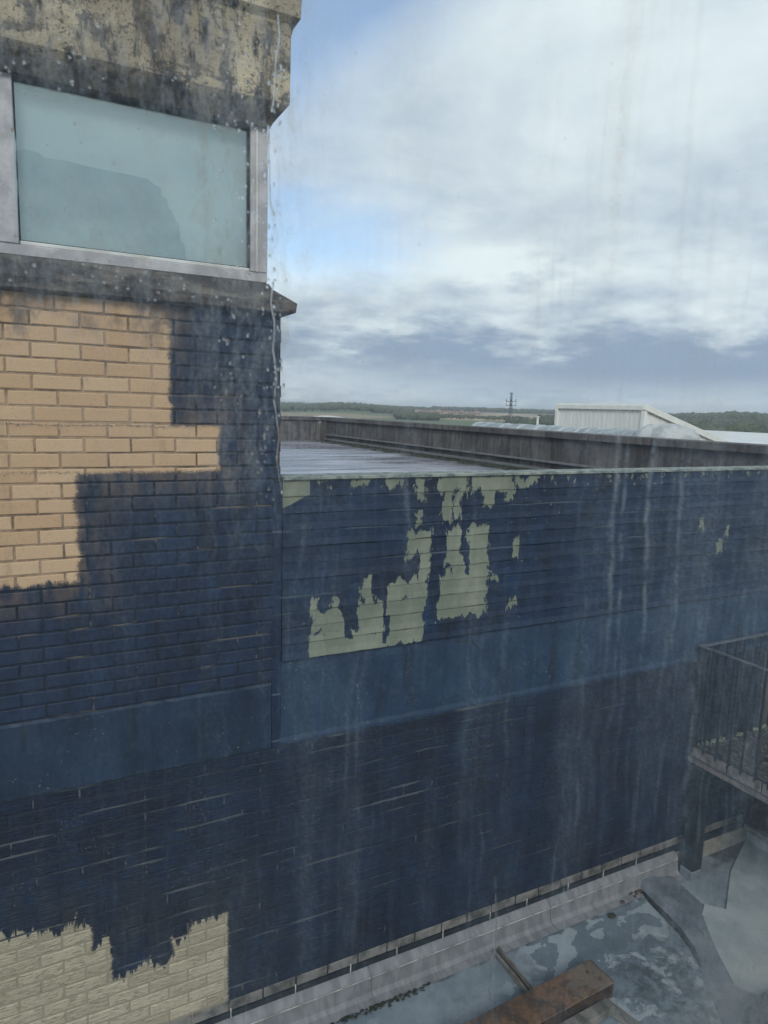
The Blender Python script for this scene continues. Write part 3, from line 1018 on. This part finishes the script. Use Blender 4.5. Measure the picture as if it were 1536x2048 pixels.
WY = 3.82
COURSE = .077
tv = [brick_variant(i, .215, .067, .03, .0035) for i in range(10)]
for me in tv: me.materials.append(M['tower_brick'])
tower = thing('brick_tower', 'tan brick stair tower half covered in navy paint, with a corner window on top', 'building', (0, WY, -4))
box('core', -4, 1.284, WY + .0055, 9, -20, .51, M['tower_mortar'], None).parent = tower
bpy.data.objects['core'].location = -tower.location
TT, TB = .50, -1.655
rows = int(round((TT - TB) / COURSE))
TC = (TT - TB) / rows
lay(tower, tv, M['tower_brick'], rows, WY, -.66, 1.288, TT, .225, TC, .125)
lay(tower, tv, M['tower_brick'], rows, WY, -3.9, -.67, TT, .225, TC, .125, cutx=9)
# bricks on the side of the tower that faces the flat roof
bm = bmesh.new()
for r in range(14):
    zc = TT - TC * (r + .5)
    y = WY + .03 - (r % 2) * .1125
    while y < 8.8:
        a, b = max(y, WY + .035), y + .215
        abox(bm, 1.25, 1.288, a, b, zc - TC / 2 + .005, zc + TC / 2 - .005, jit=.001, mtx=Matrix.Translation(-tower.location))
        y += .225
link('brickwork', mesh('brickwork', bm), M['tower_brick'], tower, kind='stuff')


def local(o, root):
    o.location = -root.location
    o.parent = root
    return o


# painted ring beam of the tower
bm = bmesh.new()
nx = 70
for zt, zb, y in ((TB - .006, -2.07, WY - .008),):
    rowsv = []
    for zz in (zt, zt - .012, zb + .02, zb):
        rowsv.append([bm.verts.new((-1.5 + (1.236 + 1.5) * i / nx, y + (.014 if zz in (zt,) else 0) + random.uniform(-.0015, .0015), zz + random.uniform(-.003, .003))) for i in range(nx + 1)])
    for a, b in zip(rowsv, rowsv[1:]):
        for k in range(nx): bm.faces.new((a[k], a[k + 1], b[k + 1], b[k]))
    for k in range(nx):
        pass
    e = [bm.verts.new((1.236, y + .06, zz)) for zz in (zt, zb)]
    bm.faces.new((rowsv[0][-1], e[0], e[1], rowsv[3][-1], rowsv[2][-1], rowsv[1][-1]))
    e2_ = [bm.verts.new((-1.5, y + .06, zz)) for zz in (zt, zb)]
    bm.faces.new(rowsv[0] + [e[0], e2_[0]])
    bm.faces.new(rowsv[3] + [e[1], e2_[1]])
o = local(link('render_band', mesh('render_band', bm), M['band_dark']), tower)
local(box('corner_strip', 1.241, 1.300, WY + .001, WY + .05, -2.09, -.45, M['board'], bev=.003), tower)

# concrete head and sill of the corner window
local(levels('lintel', [(1.47, 1.22, 3.83), (1.50, 1.235, 3.81), (1.575, 1.302, 3.755), (1.90, 1.306, 3.752), (1.955, 1.318, 3.742), (1.985, 1.345, 3.712), (2.10, 1.348, 3.710), (2.14, 1.30, 3.76)], M['concrete'], None), tower)
local(levels('sill', [(.498, 1.296, 3.815), (.512, 1.352, 3.765), (.562, 1.358, 3.758), (.632, 1.24, 3.83), (.668, 1.225, 3.86)], M['sill'], None), tower)

# window
FY = 3.862
win = local(link('window', None), tower)
def wbox(name, x0, x1, y0, y1, z0, z1, m, bev=.004):
    o = box(name, x0, x1, y0, y1, z0, z1, m, None, bev)
    o.parent = win
    return o
wbox('frame_rail', -1.6, 1.217, FY, FY + .07, .670, .722, M['frame'])
wbox('frame_rail', -1.6, 1.217, FY, FY + .07, 1.487, 1.53, M['frame'])
wbox('frame_post', 1.122, 1.217, FY - .004, FY + .07, .7225, 1.4865, M['frame'])
wbox('frame_post', -.125, -.004, FY - .004, FY + .07, .7225, 1.4865, M['frame'])
wbox('frame_post', 1.150, 1.160, FY - .010, FY - .0045, .7225, 1.4865, M['frame_bead'], .001)
wbox('glazing_bead', -.003, 1.121, FY + .012, FY + .05, .7225, .742, M['frame_bead'])
wbox('gasket', -.003, 1.1215, FY + .020, FY + .045, .7425, .7465, M['gasket'], 0)
wbox('gasket', 1.1095, 1.1215, FY + .016, FY + .045, .747, 1.4865, M['gasket'], 0)
wbox('gasket', -.003, .004, FY + .016, FY + .045, .747, 1.4865, M['gasket'], 0)
wbox('gasket', .0045, 1.109, FY + .016, FY + .045, 1.478, 1.4865, M['gasket'], 0)
wbox('pane', .0045, 1.109, FY + .026, FY + .032, .747, 1.478, M['window_glass'], 0)
wbox('pane', -1.5, -.13, FY + .026, FY + .032, .725, 1.486, M['window_glass'], 0)
wbox('frame_rail', 1.15, 1.217, FY + .071, 8.9, .670, .722, M['frame'])
wbox('frame_rail', 1.15, 1.217, FY + .071, 8.9, 1.487, 1.53, M['frame'])
wbox('pane', 1.178, 1.184, FY + .071, 8.9, .723, 1.486, M['window_glass'], 0)
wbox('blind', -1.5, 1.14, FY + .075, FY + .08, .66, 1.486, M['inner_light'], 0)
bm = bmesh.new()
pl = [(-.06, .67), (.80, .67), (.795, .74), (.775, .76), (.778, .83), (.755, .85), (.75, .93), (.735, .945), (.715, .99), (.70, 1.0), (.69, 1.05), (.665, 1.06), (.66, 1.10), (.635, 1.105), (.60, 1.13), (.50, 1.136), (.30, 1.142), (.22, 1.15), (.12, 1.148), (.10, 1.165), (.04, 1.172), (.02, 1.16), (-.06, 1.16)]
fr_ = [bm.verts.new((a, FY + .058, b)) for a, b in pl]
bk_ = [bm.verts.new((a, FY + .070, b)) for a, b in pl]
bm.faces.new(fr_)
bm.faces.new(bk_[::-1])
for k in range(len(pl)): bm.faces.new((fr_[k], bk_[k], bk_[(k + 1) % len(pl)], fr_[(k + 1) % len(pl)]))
link('dark_reflection', mesh('dark_reflection', bm), M['inner_dark'], win)  # dark panel, shaped and coloured to imitate a reflection in the pane
wbox('ceiling', -3.9, 1.14, FY + .075, 8.8, 1.488, 1.50, M['inner_light'], 0)
wbox('floor', -3.9, 1.14, FY + .075, 8.8, .64, .655, M['inner_dark'], 0)

# ------------------------------------------------------------------ lower wall
lower = thing('painted_brick_wall', 'long rough brick wall under the blue band, navy paint with a bare cream patch at its foot', 'wall', (2.5, WY, ROOF))
o = box('backing', -1.6, 6.0, WY + .0035, WY + .13, -4.3, -2.075, M['lower_mortar'])
local(o, lower)
lv = [brick_variant(i + 40, .215, .067, .03, .0045) for i in range(10)]
for me in lv: me.materials.append(M['lower_brick'])
rows = int(round((3.717 - 2.085) / COURSE))
LC = (3.717 - 2.085) / rows
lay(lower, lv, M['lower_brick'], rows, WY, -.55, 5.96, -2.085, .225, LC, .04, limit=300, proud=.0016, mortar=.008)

# blue band and boarded parapet
par = thing('boarded_parapet', 'navy parapet of overlapping horizontal boards with paint peeled to grey green', 'wall', (3.6, WY, -.4))
o = box('core', 1.302, 6.6, WY + .022, WY + .135, -1.56, -.425, M['lower_mortar'])
local(o, par)
nb = 11
bh = (1.535 - .432) / nb
for i in range(nb):
    zt = -.432 - bh * i
    lip = [.002, .0, .003, .003, .0, .003, .001, .003, .0, .004, .008][i]
    bm = bmesh.new()
    nseg = 80
    rowsv = []
    for (dy, zz) in ((.021, zt), (.003 + random.uniform(-.001, .001), zt - .001), (.004 - lip * .4, zt - bh * .55), (-lip, zt - bh + .006), (-lip + .002, zt - bh + .001), (.021, zt - bh + .001)):
        rowsv.append([bm.verts.new((1.303 + (6.6 - 1.303) * k / nseg, WY + dy + random.uniform(-.0008, .0008), zz + mnoise.noise(Vector((k * .35, i * 3.1, 0))) * .006 + mnoise.noise(Vector((k * 1.1, i * 5.1, 3))) * .002)) for k in range(nseg + 1)])
    for a, b in zip(rowsv, rowsv[1:]):
        for k in range(nseg): bm.faces.new((a[k], a[k + 1], b[k + 1], b[k]))
    for s_ in (0, -1): bm.faces.new([r_[s_] for r_ in rowsv])
    local(link('board', mesh('board', bm), M['board']), par)
xx = 1.303
while xx < 6.5:
    w = random.uniform(1.5, 2.0)
    local(box('coping_strip', xx, min(xx + w, 6.6), WY - .014, WY + .15, -.431, -.410, M['trim'], bev=.003, jit=.0012), par)
    xx += w + .004

band = thing('rendered_band', 'smooth blue rendered band under the boarded parapet, chipped and cracked', 'wall band', (3.6, WY, -1.8))
bm = bmesh.new()
nx = 120
lvls = [(-1.538, .03), (-1.540, .018), (-1.60, .012), (-1.80, .014), (-2.03, .012), (-2.058, .004), (-2.082, .004), (-2.083, .03)]
rowsv = [[bm.verts.new((1.243 + (6.4 - 1.243) * k / nx, WY + dy + mnoise.noise(Vector((k * .2, zz * 4, 2))) * .003, zz + (random.uniform(-.003, .003) if zz in (-2.058,) else 0))) for k in range(nx + 1)] for zz, dy in lvls]
for a, b in zip(rowsv, rowsv[1:]):
    for k in range(nx): bm.faces.new((a[k], a[k + 1], b[k + 1], b[k]))
for s_ in (0, -1): bm.faces.new([r_[s_] for r_ in rowsv])
local(link('render', mesh('render', bm, False), M['band']), band)
# crack
bm = bmesh.new()
pts = [(2.56, -1.572), (2.62, -1.585), (2.66, -1.575), (2.70, -1.60), (2.735, -1.625), (2.76, -1.66), (2.79, -1.675)]
atube(bm, [(a, WY + .011, b) for a, b in pts], [.002, .004, .004, .005, .004, .003, .001], 5)
local(link('crack', mesh('crack', bm), M['gasket']), band)

# ------------------------------------------------------------------ foot of the wall
fl = thing('wall_flashing', 'grey lead flashing and upstand along the foot of the painted wall', 'flashing', (2.5, 3.78, ROOF))
x = -.6
while x < 5.9:
    w = .215
    local(box('ledge_brick', x, min(x + w, 5.95), WY - .003 + random.uniform(-.004, .004), WY + .007, -3.792, -3.724, M['ledge_brick'], bev=.003, jit=.001), fl)
    x += .225
local(box('shadow_strip', -.7, 5.95, WY - .010, WY + .007, -3.86, -3.797, M['dark_steel']), fl)  # solid dark strip: shadow above the flashing put in as colour
x = -.8
while x < 4.9:
    w = random.uniform(1.2, 1.6)
    x1 = min(x + w, 4.98)
    bm = bmesh.new()
    nseg = 18
    pr = [(WY - .012, -3.835), (WY - .030, -3.845), (WY - .062, -3.872), (WY - .066, -3.884), (WY - .060, -3.889), (WY - .073, -3.985), (WY - .098, ROOF + .012), (WY - .16, ROOF + .004)]
    rowsv = [[bm.verts.new((x + (x1 - x) * k / nseg, yy + mnoise.noise(Vector((x + k * .12, zz * 2, 1))) * .003, zz + mnoise.noise(Vector((x + k * .12, 4, zz * 3))) * .002)) for k in range(nseg + 1)] for yy, zz in pr]
    for a, b in zip(rowsv, rowsv[1:]):
        for k in range(nseg): bm.faces.new((a[k], a[k + 1], b[k + 1], b[k]))
    local(link('lead_strip', mesh('lead_strip', bm), M['lead']), fl)
    local(box('steel_edge', x + .002, x1 - .002, WY - .070, WY - .065, -3.884, -3.878, M['steel_edge'], bev=.001), fl)
    x = x1 + .003
for xx in (.62, 1.0, 1.38, 1.78, 2.16, 2.55, 2.95, 3.33, 3.72, 4.12, 4.5):
    xx += random.uniform(-.03, .03)
    local(box('clip', xx - .004, xx + .004, WY - .022, WY - .012, -3.830, -3.765, M['steel_edge'], bev=.002), fl)
local(box('upstand', 4.985, 6.0, WY - .02, WY - .001, ROOF, -3.862, M['skirting'], bev=.004), fl)

# ------------------------------------------------------------------ lower roof
bm = bmesh.new()
gx, gy = 90, 60
vv = [[bm.verts.new((-3 + 10.5 * i / gx, -2 + 5.80 * j / gy, ROOF + mnoise.noise(Vector((i * .17, j * .17, 0))) * .006)) for j in range(gy + 1)] for i in range(gx + 1)]
for i in range(gx):
    for j in range(gy): bm.faces.new((vv[i][j], vv[i + 1][j], vv[i + 1][j + 1], vv[i][j + 1]))
link('lower_roof', mesh('lower_roof', bm, True), M['roof'], kind='structure')
t = thing('lower_block', 'building body under the grey felt roof', 'building', (0, 0, -24))
box('wall', -3, 7.5, -2, 3.80, 0, 24 + ROOF - .03, M['far_parapet'], t)

# kerb ridge
bm = bmesh.new()
kp = [(4.60, 3.80), (4.57, 3.70), (4.53, 3.55), (4.51, 3.40), (4.48, 3.25), (4.42, 3.08), (4.33, 2.94), (4.22, 2.78), (4.07, 2.57), (3.85, 2.3)]
prof = [(-.085, 0), (-.075, .03), (-.04, .065), (.02, .075), (.08, .068), (.16, .045), (.34, .014)]
prev = None
for i, (x, y) in enumerate(kp):
    fade = max(.12, 1 - i * .12)
    row = [bm.verts.new((x + dx_ * (1 if dx_ > 0 else 1), y + dx_ * .18, ROOF + .004 + dz_ * fade)) for dx_, dz_ in prof]
    if prev:
        for k in range(len(prof) - 1): bm.faces.new((prev[k], prev[k + 1], row[k + 1], row[k]))
    prev = row
M['kerb_felt'] = mat('kerb_felt', plain((.085, .10, .12), (.16, .18, .205), 5, .6, .4))
tag(link('roof_kerb', mesh('roof_kerb', bm, True), M['kerb_felt']), 'rounded felt ridge curving across the roof from the wall foot by the column', 'roof kerb')

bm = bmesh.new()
atube(bm, [(x - .078, y - .01, ROOF + .014) for x, y in kp[1:7]], [.012, .020, .024, .022, .018, .008], 8)  # dark tube added as the shaded flank of the ridge
tag(link('ridge_shade', mesh('ridge_shade', bm, True), M['gasket']), 'dark strip standing in for shade along the viewer side of the curved roof ridge', 'shade strip')

def slab(name, pts, z0, z1, m, label, cat):
    bm = bmesh.new()
    a = [bm.verts.new((x, y, z0)) for x, y in pts]
    b = [bm.verts.new((x, y, z1)) for x, y in pts]
    n = len(pts)
    for k in range(n): bm.faces.new((a[k], a[(k + 1) % n], b[(k + 1) % n], b[k]))
    bm.faces.new(b)
    bm.faces.new(a[::-1])
    return tag(link(name, mesh(name, bm), m), label, cat)


slab('roof_sheet', [(5.99, 3.93 - .13), (5.43, 3.55), (4.95, 3.24), (4.84, 3.36), (4.71, 3.28), (5.05, 2.93), (5.6, 2.35), (5.99, 2.1)], ROOF + .004, ROOF + .022, M['pale_slab'],
     'pale smooth roof sheet under the terrace, in the corner by the column', 'roof sheet')
slab('roof_sheet', [(4.70, 3.262), (4.50, 3.0), (4.33, 2.72), (4.5, 2.3), (5.5, 1.7), (5.99, 1.7), (5.99, 2.08), (5.6, 2.33), (5.04, 2.915)], ROOF + .010, ROOF + .026, M['pale_slab'],
     'lighter grey roof sheet nearer the viewer, beyond the joint line', 'roof sheet')

# column and terrace
t = thing('column', 'dark square steel column holding the corner of the railed terrace', 'column', (5.06, 3.68, ROOF))
box('shaft', -.06, .06, -.06, .06, .085, 1.03, M['dark_steel'], t, .004)
box('base_block', -.065, .065, -.065, .065, -.01, .084, M['kerb_felt'], t, .008)

SLX, ST = 5.02, -2.855
ter = thing('terrace_slab', 'gravel covered concrete terrace with a mossy edge, jutting out from the wall at right', 'terrace', (SLX, 3.8, ST))
local(box('slab', SLX + .012, 8.4, .2, 3.80, ST - .13, ST - .012, M['edging'], bev=.006), ter)
y = 3.798
while y > .4:
    w = random.uniform(.2, .42)
    local(box('edging_stone', SLX - .004, SLX + .055, y - w, y, ST - .06, ST + .022 + random.uniform(-.006, .006), M['edging'], bev=.006, jit=.003), ter)
    y -= w + .008
bm = bmesh.new()
gx = 40
vv = [[bm.verts.new((SLX + .056 + 3.3 * i / gx, .2 + 3.59 * j / gx, ST + mnoise.noise(Vector((i * .6, j * .6, 0))) * .012)) for j in range(gx + 1)] for i in range(gx + 1)]
for i in range(gx):
    for j in range(gx): bm.faces.new((vv[i][j], vv[i + 1][j], vv[i + 1][j + 1], vv[i][j + 1]))
local(link('gravel_bed', mesh('gravel_bed', bm, True), M['gravel']), ter)
bm = bmesh.new()
for i in range(2600):
    x = SLX + .06 + random.random() ** 1.3 * 1.8
    y = random.uniform(1.6, 3.78)
    s = random.uniform(.004, .013)
    mt = Matrix.Translation((x, y, ST + .006)) @ Matrix.Rotation(random.random() * 6, 4, 'Z') @ Matrix.Diagonal((s * 1.3, s, s * .7, 1))
    bmesh.ops.create_cube(bm, size=1.6, matrix=mt)
tag(link('gravel', mesh('gravel', bm), M['pebble'], kind='stuff'), 'loose wet gravel scattered over the terrace behind the railing', 'gravel')
bm = bmesh.new()
for i in range(110):
    x = SLX + .06 + random.choice((.1, .25, .3, .55, .8, .9)) + random.gauss(0, .06)
    y = 3.80 - abs(random.gauss(0, .02)) - .01
    s = random.uniform(.006, .018)
    bmesh.ops.create_icosphere(bm, subdivisions=1, radius=s, matrix=Matrix.Translation((x, y, ST + .012)) @ Matrix.Diagonal((1.4, 1, .8, 1)))
M['lichen'] = mat('lichen', plain((.06, .08, .05), (.24, .27, .19), 60, .9))
tag(link('moss_tufts', mesh('moss_tufts', bm, True), M['lichen'], kind='stuff'), 'pale moss and lichen where the terrace meets the wall', 'moss')

rl = thing('railing', 'dark metal railing with thin upright bars round the terrace corner', 'railing', (SLX, 3.77, ST))
RT = -1.918
local(box('top_rail', SLX - .02, SLX + .02, 1.0, 3.80, RT - .010, RT + .002, M['rail'], bev=.002), rl)
local(box('top_rail', SLX + .021, 7.6, 3.745, 3.785, RT - .010, RT + .002, M['rail'], bev=.002), rl)
local(box('post', SLX - .014, SLX + .014, 3.752, 3.782, ST - .03, RT - .0105, M['dark_steel'], bev=.002), rl)
local(box('post', SLX + .024, SLX + .040, 3.735, 3.752, ST - .03, RT - .0105, M['dark_steel'], bev=.002), rl)
bar_me = None
def bar(x, y):
    global bar_me
    if bar_me is None:
        bm = bmesh.new()
        abox(bm, -.0075, .0075, -.0075, .0075, ST - RT + .0, -.0108)
        bar_me = mesh('bar', bm)
        bar_me.materials.append(M['dark_steel'])
    o = link('bar', bar_me)
    o.parent = rl
    o.location = Vector((x, y, RT)) - rl.location
for k in range(1, 22): bar(SLX + k * .115, 3.765)
for k in range(1, 22): bar(SLX, 3.765 - k * .118)
local(box('bottom_rail', SLX - .012, SLX + .012, 1.0, 3.75, ST + .045, ST + .053, M['dark_steel']), rl)

# return wall under the terrace
rw = thing('return_wall', 'low dark brown wall under the terrace, with a mossy concrete ledge at its foot', 'wall', (5.99, 2.4, ROOF))
box('wall', 0, .15, -2.2, 1.40, 0, .36, M['rust_dark'], rw)
box('back_wall', .9, 1.0, -2.2, 1.40, -.01, 1.04, M['gasket'], rw)  # coloured black for the shade in the void under the terrace
y = 1.395
while y > -2:
    box('ledge_stone', -.07, -.001, y - .42, y, .14, .20, M['skirting'], rw, .005, jit=.002)
    y -= .425
box('upstand', -.012, -.001, -2.2, 1.395, 0, .137, M['pale_slab'], rw)

# rusty beam and its bearers
beam = thing('steel_beam', 'rust brown steel beam lying on timber bearers on the grey roof', 'beam', (2.9, 3.09, ROOF))
beam.rotation_euler = (0, 0, R(2.6))
def bbox(n, a, m, bev=.004):
    box(n, *a, m, beam, bev)
bbox('top_flange', (-1.5, .54, -.115, .115, .128, .142), M['rust'])
bbox('web', (-1.5, .535, -.006, .006, .0355, .1275), M['rust_dark'])
bbox('bottom_flange', (-1.5, .54, -.115, .115, .021, .035), M['rust_dark'])
for (bx, by) in ((.44, .03), (.47, -.055), (-.62, .05)):
    bm = bmesh.new()
    bmesh.ops.create_cone(bm, segments=6, radius1=.013, radius2=.012, depth=.012, cap_ends=True, matrix=Matrix.Translation((bx, by, .148)))
    link('bolt', mesh('bolt', bm), M['rust_dark'], beam)
box('end_plate', .5405, .548, -.11, .11, .022, .14, M['rust_dark'], beam, .002)
o = box('timber_bearer', -.045, .045, -.42, .14, 0.0, .019, M['timber'], None, .003, jit=.002)
o.location = (3.36, 3.0, ROOF + .004)
o.rotation_euler = (0, 0, R(14))
tag(o, 'grey weathered timber plank sticking out under the end of the rusty beam', 'plank')
o = box('timber_bearer', -1.2, .47, -.05, .035, 0.0, .055, M['timber'], None, .004, jit=.003)
o.location = (2.9, 2.935, ROOF + .004)
o.rotation_euler = (0, 0, R(2.6))
tag(o, 'split grey timber lying along the near side of the rusty beam', 'timber')
# conduit
cd = thing('cable_trunking', 'brown metal trunking running from the wall flashing to the rusty beam', 'trunking', (2.955, 3.5, ROOF))
cd.rotation_euler = (0, 0, R(-1))
box('channel', -.034, .034, -.30, .20, .006, .03, M['timber'], cd, .003)
box('lip', -.034, -.022, -.30, .20, .0302, .044, M['ledge_brick'], cd, .002)
box('lip', .022, .034, -.30, .20, .0302, .044, M['ledge_brick'], cd, .002)
box('cable', -.008, .006, -.30, .20, .0304, .038, M['gasket'], cd, .003)

# moss mound at the corner, stone, debris
def lump(name, c, s, sub, m, seed, rough=.25):
    bm = bmesh.new()
    bmesh.ops.create_icosphere(bm, subdivisions=sub, radius=1)
    for v in bm.verts:
        n = mnoise.fractal(v.co * 2.0 + Vector((seed, 0, 0)), 1.0, 2.0, 4)
        v.co *= 1 + n * rough
        v.co = Vector((v.co.x * s[0], v.co.y * s[1], max(v.co.z, -.3) * s[2]))
    o = link(name, mesh(name, bm, True), m)
    o.location = c
    return o
tag(lump('moss_mound', (4.42, 2.26, ROOF + .03), (.42, .27, .12), 5, M['moss'], 3), 'dark mossy mound on the roof at the lower right corner', 'moss mound')
tag(lump('stone', (4.04, 3.60, ROOF + .012), (.035, .028, .012), 3, M['moss'], 5), 'small dark mossy stone on the damp roof', 'stone')
tag(lump('stone', (4.24, 3.68, ROOF + .010), (.022, .018, .010), 3, M['rust_dark'], 6), 'smaller brown stone between the mossy stone and the roof kerb', 'stone')
bm = bmesh.new()
for i in range(60):
    x, y = 4.47 + random.gauss(0, .05), 3.74 + random.gauss(0, .03)
    s = random.uniform(.005, .016)
    bmesh.ops.create_icosphere(bm, subdivisions=1, radius=s, matrix=Matrix.Translation((x, y, ROOF + .012)) @ Matrix.Diagonal((1.5, 1, .6, 1)))
tag(link('silt', mesh('silt', bm), M['rust_dark'], kind='stuff'), 'little heap of brown silt and leaves where the ridge meets the wall', 'debris')
bm = bmesh.new()
for i in range(160):
    u = random.random()
    x = random.choice((1.98, 1.75, 2.2, 1.45)) + random.gauss(0, .07)
    y = 3.66 - abs(random.gauss(0, .02))
    s = random.uniform(.003, .011)
    bmesh.ops.create_icosphere(bm, subdivisions=1, radius=s, matrix=Matrix.Translation((x, y, ROOF + .012)) @ Matrix.Diagonal((1.7, 1, .5, 1)))
tag(link('silt', mesh('silt', bm), M['moss'], kind='stuff'), 'black moss crumbs along the seam at the foot of the flashing', 'debris')

# ------------------------------------------------------------------ air
def m_haze(nt, bs):
    nt.nodes.remove(bs)
    v = nt.nodes.new('ShaderNodeVolumePrincipled')
    v.inputs['Color'].default_value = (.80, .88, .96, 1)
    v.inputs['Density'].default_value = .0002
    nt.links.new(v.outputs[0], nt.nodes['Material Output'].inputs['Volume'])


M['haze'] = mat('haze', m_haze)
box('haze', -7000, 7000, -7000, 7000, -60, 42, M['haze'], kind='stuff')

# ------------------------------------------------------------------ the window we look through
PY = .42
pw = thing('window_pane', 'dirty rain streaked window glass close to the viewer', 'window', (.42, PY, -.1))
bm = bmesh.new()
g = [bm.verts.new(p) for p in ((-.5, PY, -1.0), (1.3, PY, -1.0), (1.3, PY, .8), (-.5, PY, .8))]
bm.faces.new(g)
local(link('glass', mesh('glass', bm), M['clear_glass']), pw)
local(box('dirt_film', -.499, 1.299, PY + .0008, PY + .0008 + FILM, -.999, .799, M['grime']), pw)
for a in ((-.56, -.501, PY - .03, PY + .03, -1.06, .86), (1.301, 1.36, PY - .03, PY + .03, -1.06, .86),
          (-.5, 1.3, PY - .03, PY + .03, -1.06, -1.001), (-.5, 1.3, PY - .03, PY + .03, .801, .86)):
    local(box('frame_rail', *a, M['frame'], bev=.004), pw)

bm = bmesh.new()
rr = random.Random(5)
def drop(x, z, s, asp=1.0, tilt=0.0):
    mt = Matrix.Translation((x, PY + .0052, z)) @ Matrix.Rotation(tilt, 4, 'Y') @ Matrix.Diagonal((s, s * .16, s * asp, 1))
    r_ = bmesh.ops.create_icosphere(bm, subdivisions=2, radius=1, matrix=mt)
    k = rr.uniform(0, 50)
    for v in r_['verts']:
        n = mnoise.noise(Vector((v.co.x * 400 + k, 0, v.co.z * 400))) * .25
        v.co.x += (v.co.x - x) * n
        v.co.z += (v.co.z - z) * n
for i in range(110):      # condensation beads in the upper left
    c = rr.choice([(.03, .178, .04, .012), (.06, .165, .05, .014), (.02, .075, .035, .008), (.06, .066, .04, .008), (.012, .10, .02, .02), (.01, .155, .02, .012), (.02, .19, .03, .03)])
    drop(rr.gauss(c[0], c[2]), rr.gauss(c[1], c[3]), rr.uniform(.0004, .0011), rr.uniform(.5, 1.2), rr.uniform(.2, 1.2))
for i in range(95):      # beads beside the long runs
    z = rr.uniform(-.06, .215)
    drop(.1385 + .004 * math.sin(z * 40) + rr.gauss(-.002, .0035), z, rr.uniform(.0003, .0009), rr.uniform(1, 2.4), rr.uniform(-.3, .3))
for i in range(120):
    drop(rr.gauss(.118, .012), rr.uniform(.0, .22), rr.uniform(.0003, .0009), rr.uniform(1, 2.2), rr.uniform(-.3, .3))
for x, z in ((.19, .217), (.33, .245), (.36, .20), (.27, .145), (.28, .135), (.24, .11), (.43, .17), (.40, .26), (.20, .03), (.17, -.01), (.55, .21)):
    drop(x, z, rr.uniform(.0005, .0008), 1.1)
tag(link('raindrops', mesh('raindrops', bm, True), M['water'], kind='stuff'), 'small water drops clinging to the dirty glass at upper left', 'raindrops')
runs = [([(.14, .226), (.1412, .216), (.139, .205), (.138, .191), (.136, .171)], .0007, 'water run crossing the end of the stained concrete lintel'),
        ([(.134, .165), (.1352, .149), (.1348, .135), (.136, .121), (.138, .114)], .0009, 'thin water run in front of the sky beside the window frame'),
        ([(.138, .075), (.137, .063), (.139, .052), (.138, .034), (.141, .016), (.138, .003), (.142, -.015), (.141, -.034), (.144, -.057)], .0007, 'long wavering water run down the right edge of the brick tower'),
        ([(.337, -.403), (.3385, -.427), (.3395, -.456), (.337, -.471), (.3355, -.498), (.34, -.512)], .0008, 'kinked water run ending above the rusty beam'),
        ([(-.001, .136), (-.0005, .117), (-.001, .1), (-.002, .083)], .0008, 'dark water run down the left edge of the tower window')]
for pts, w, lab in runs:
    fine = []
    for (a, b), (c, d) in zip(pts, pts[1:]):
        for k in range(8):
            u = k / 8
            fine.append((a + (c - a) * u, b + (d - b) * u))
    fine.append(pts[-1])
    bm2 = bmesh.new()
    atube(bm2, [(a + .0012 * mnoise.noise(Vector((b * 90, a * 10, 0))), 0, b) for a, b in fine], [w * (.55 + .7 * abs(mnoise.noise(Vector((b * 160, a, 3))))) * (1.6 if i_ == len(fine) - 1 else 1) for i_, (a, b) in enumerate(fine)], 8)
    for v in bm2.verts: v.co.y = v.co.y * .25 + PY + .0052
    tag(link('water_run', mesh('water_run', bm2, True), M['water']), lab, 'water run')
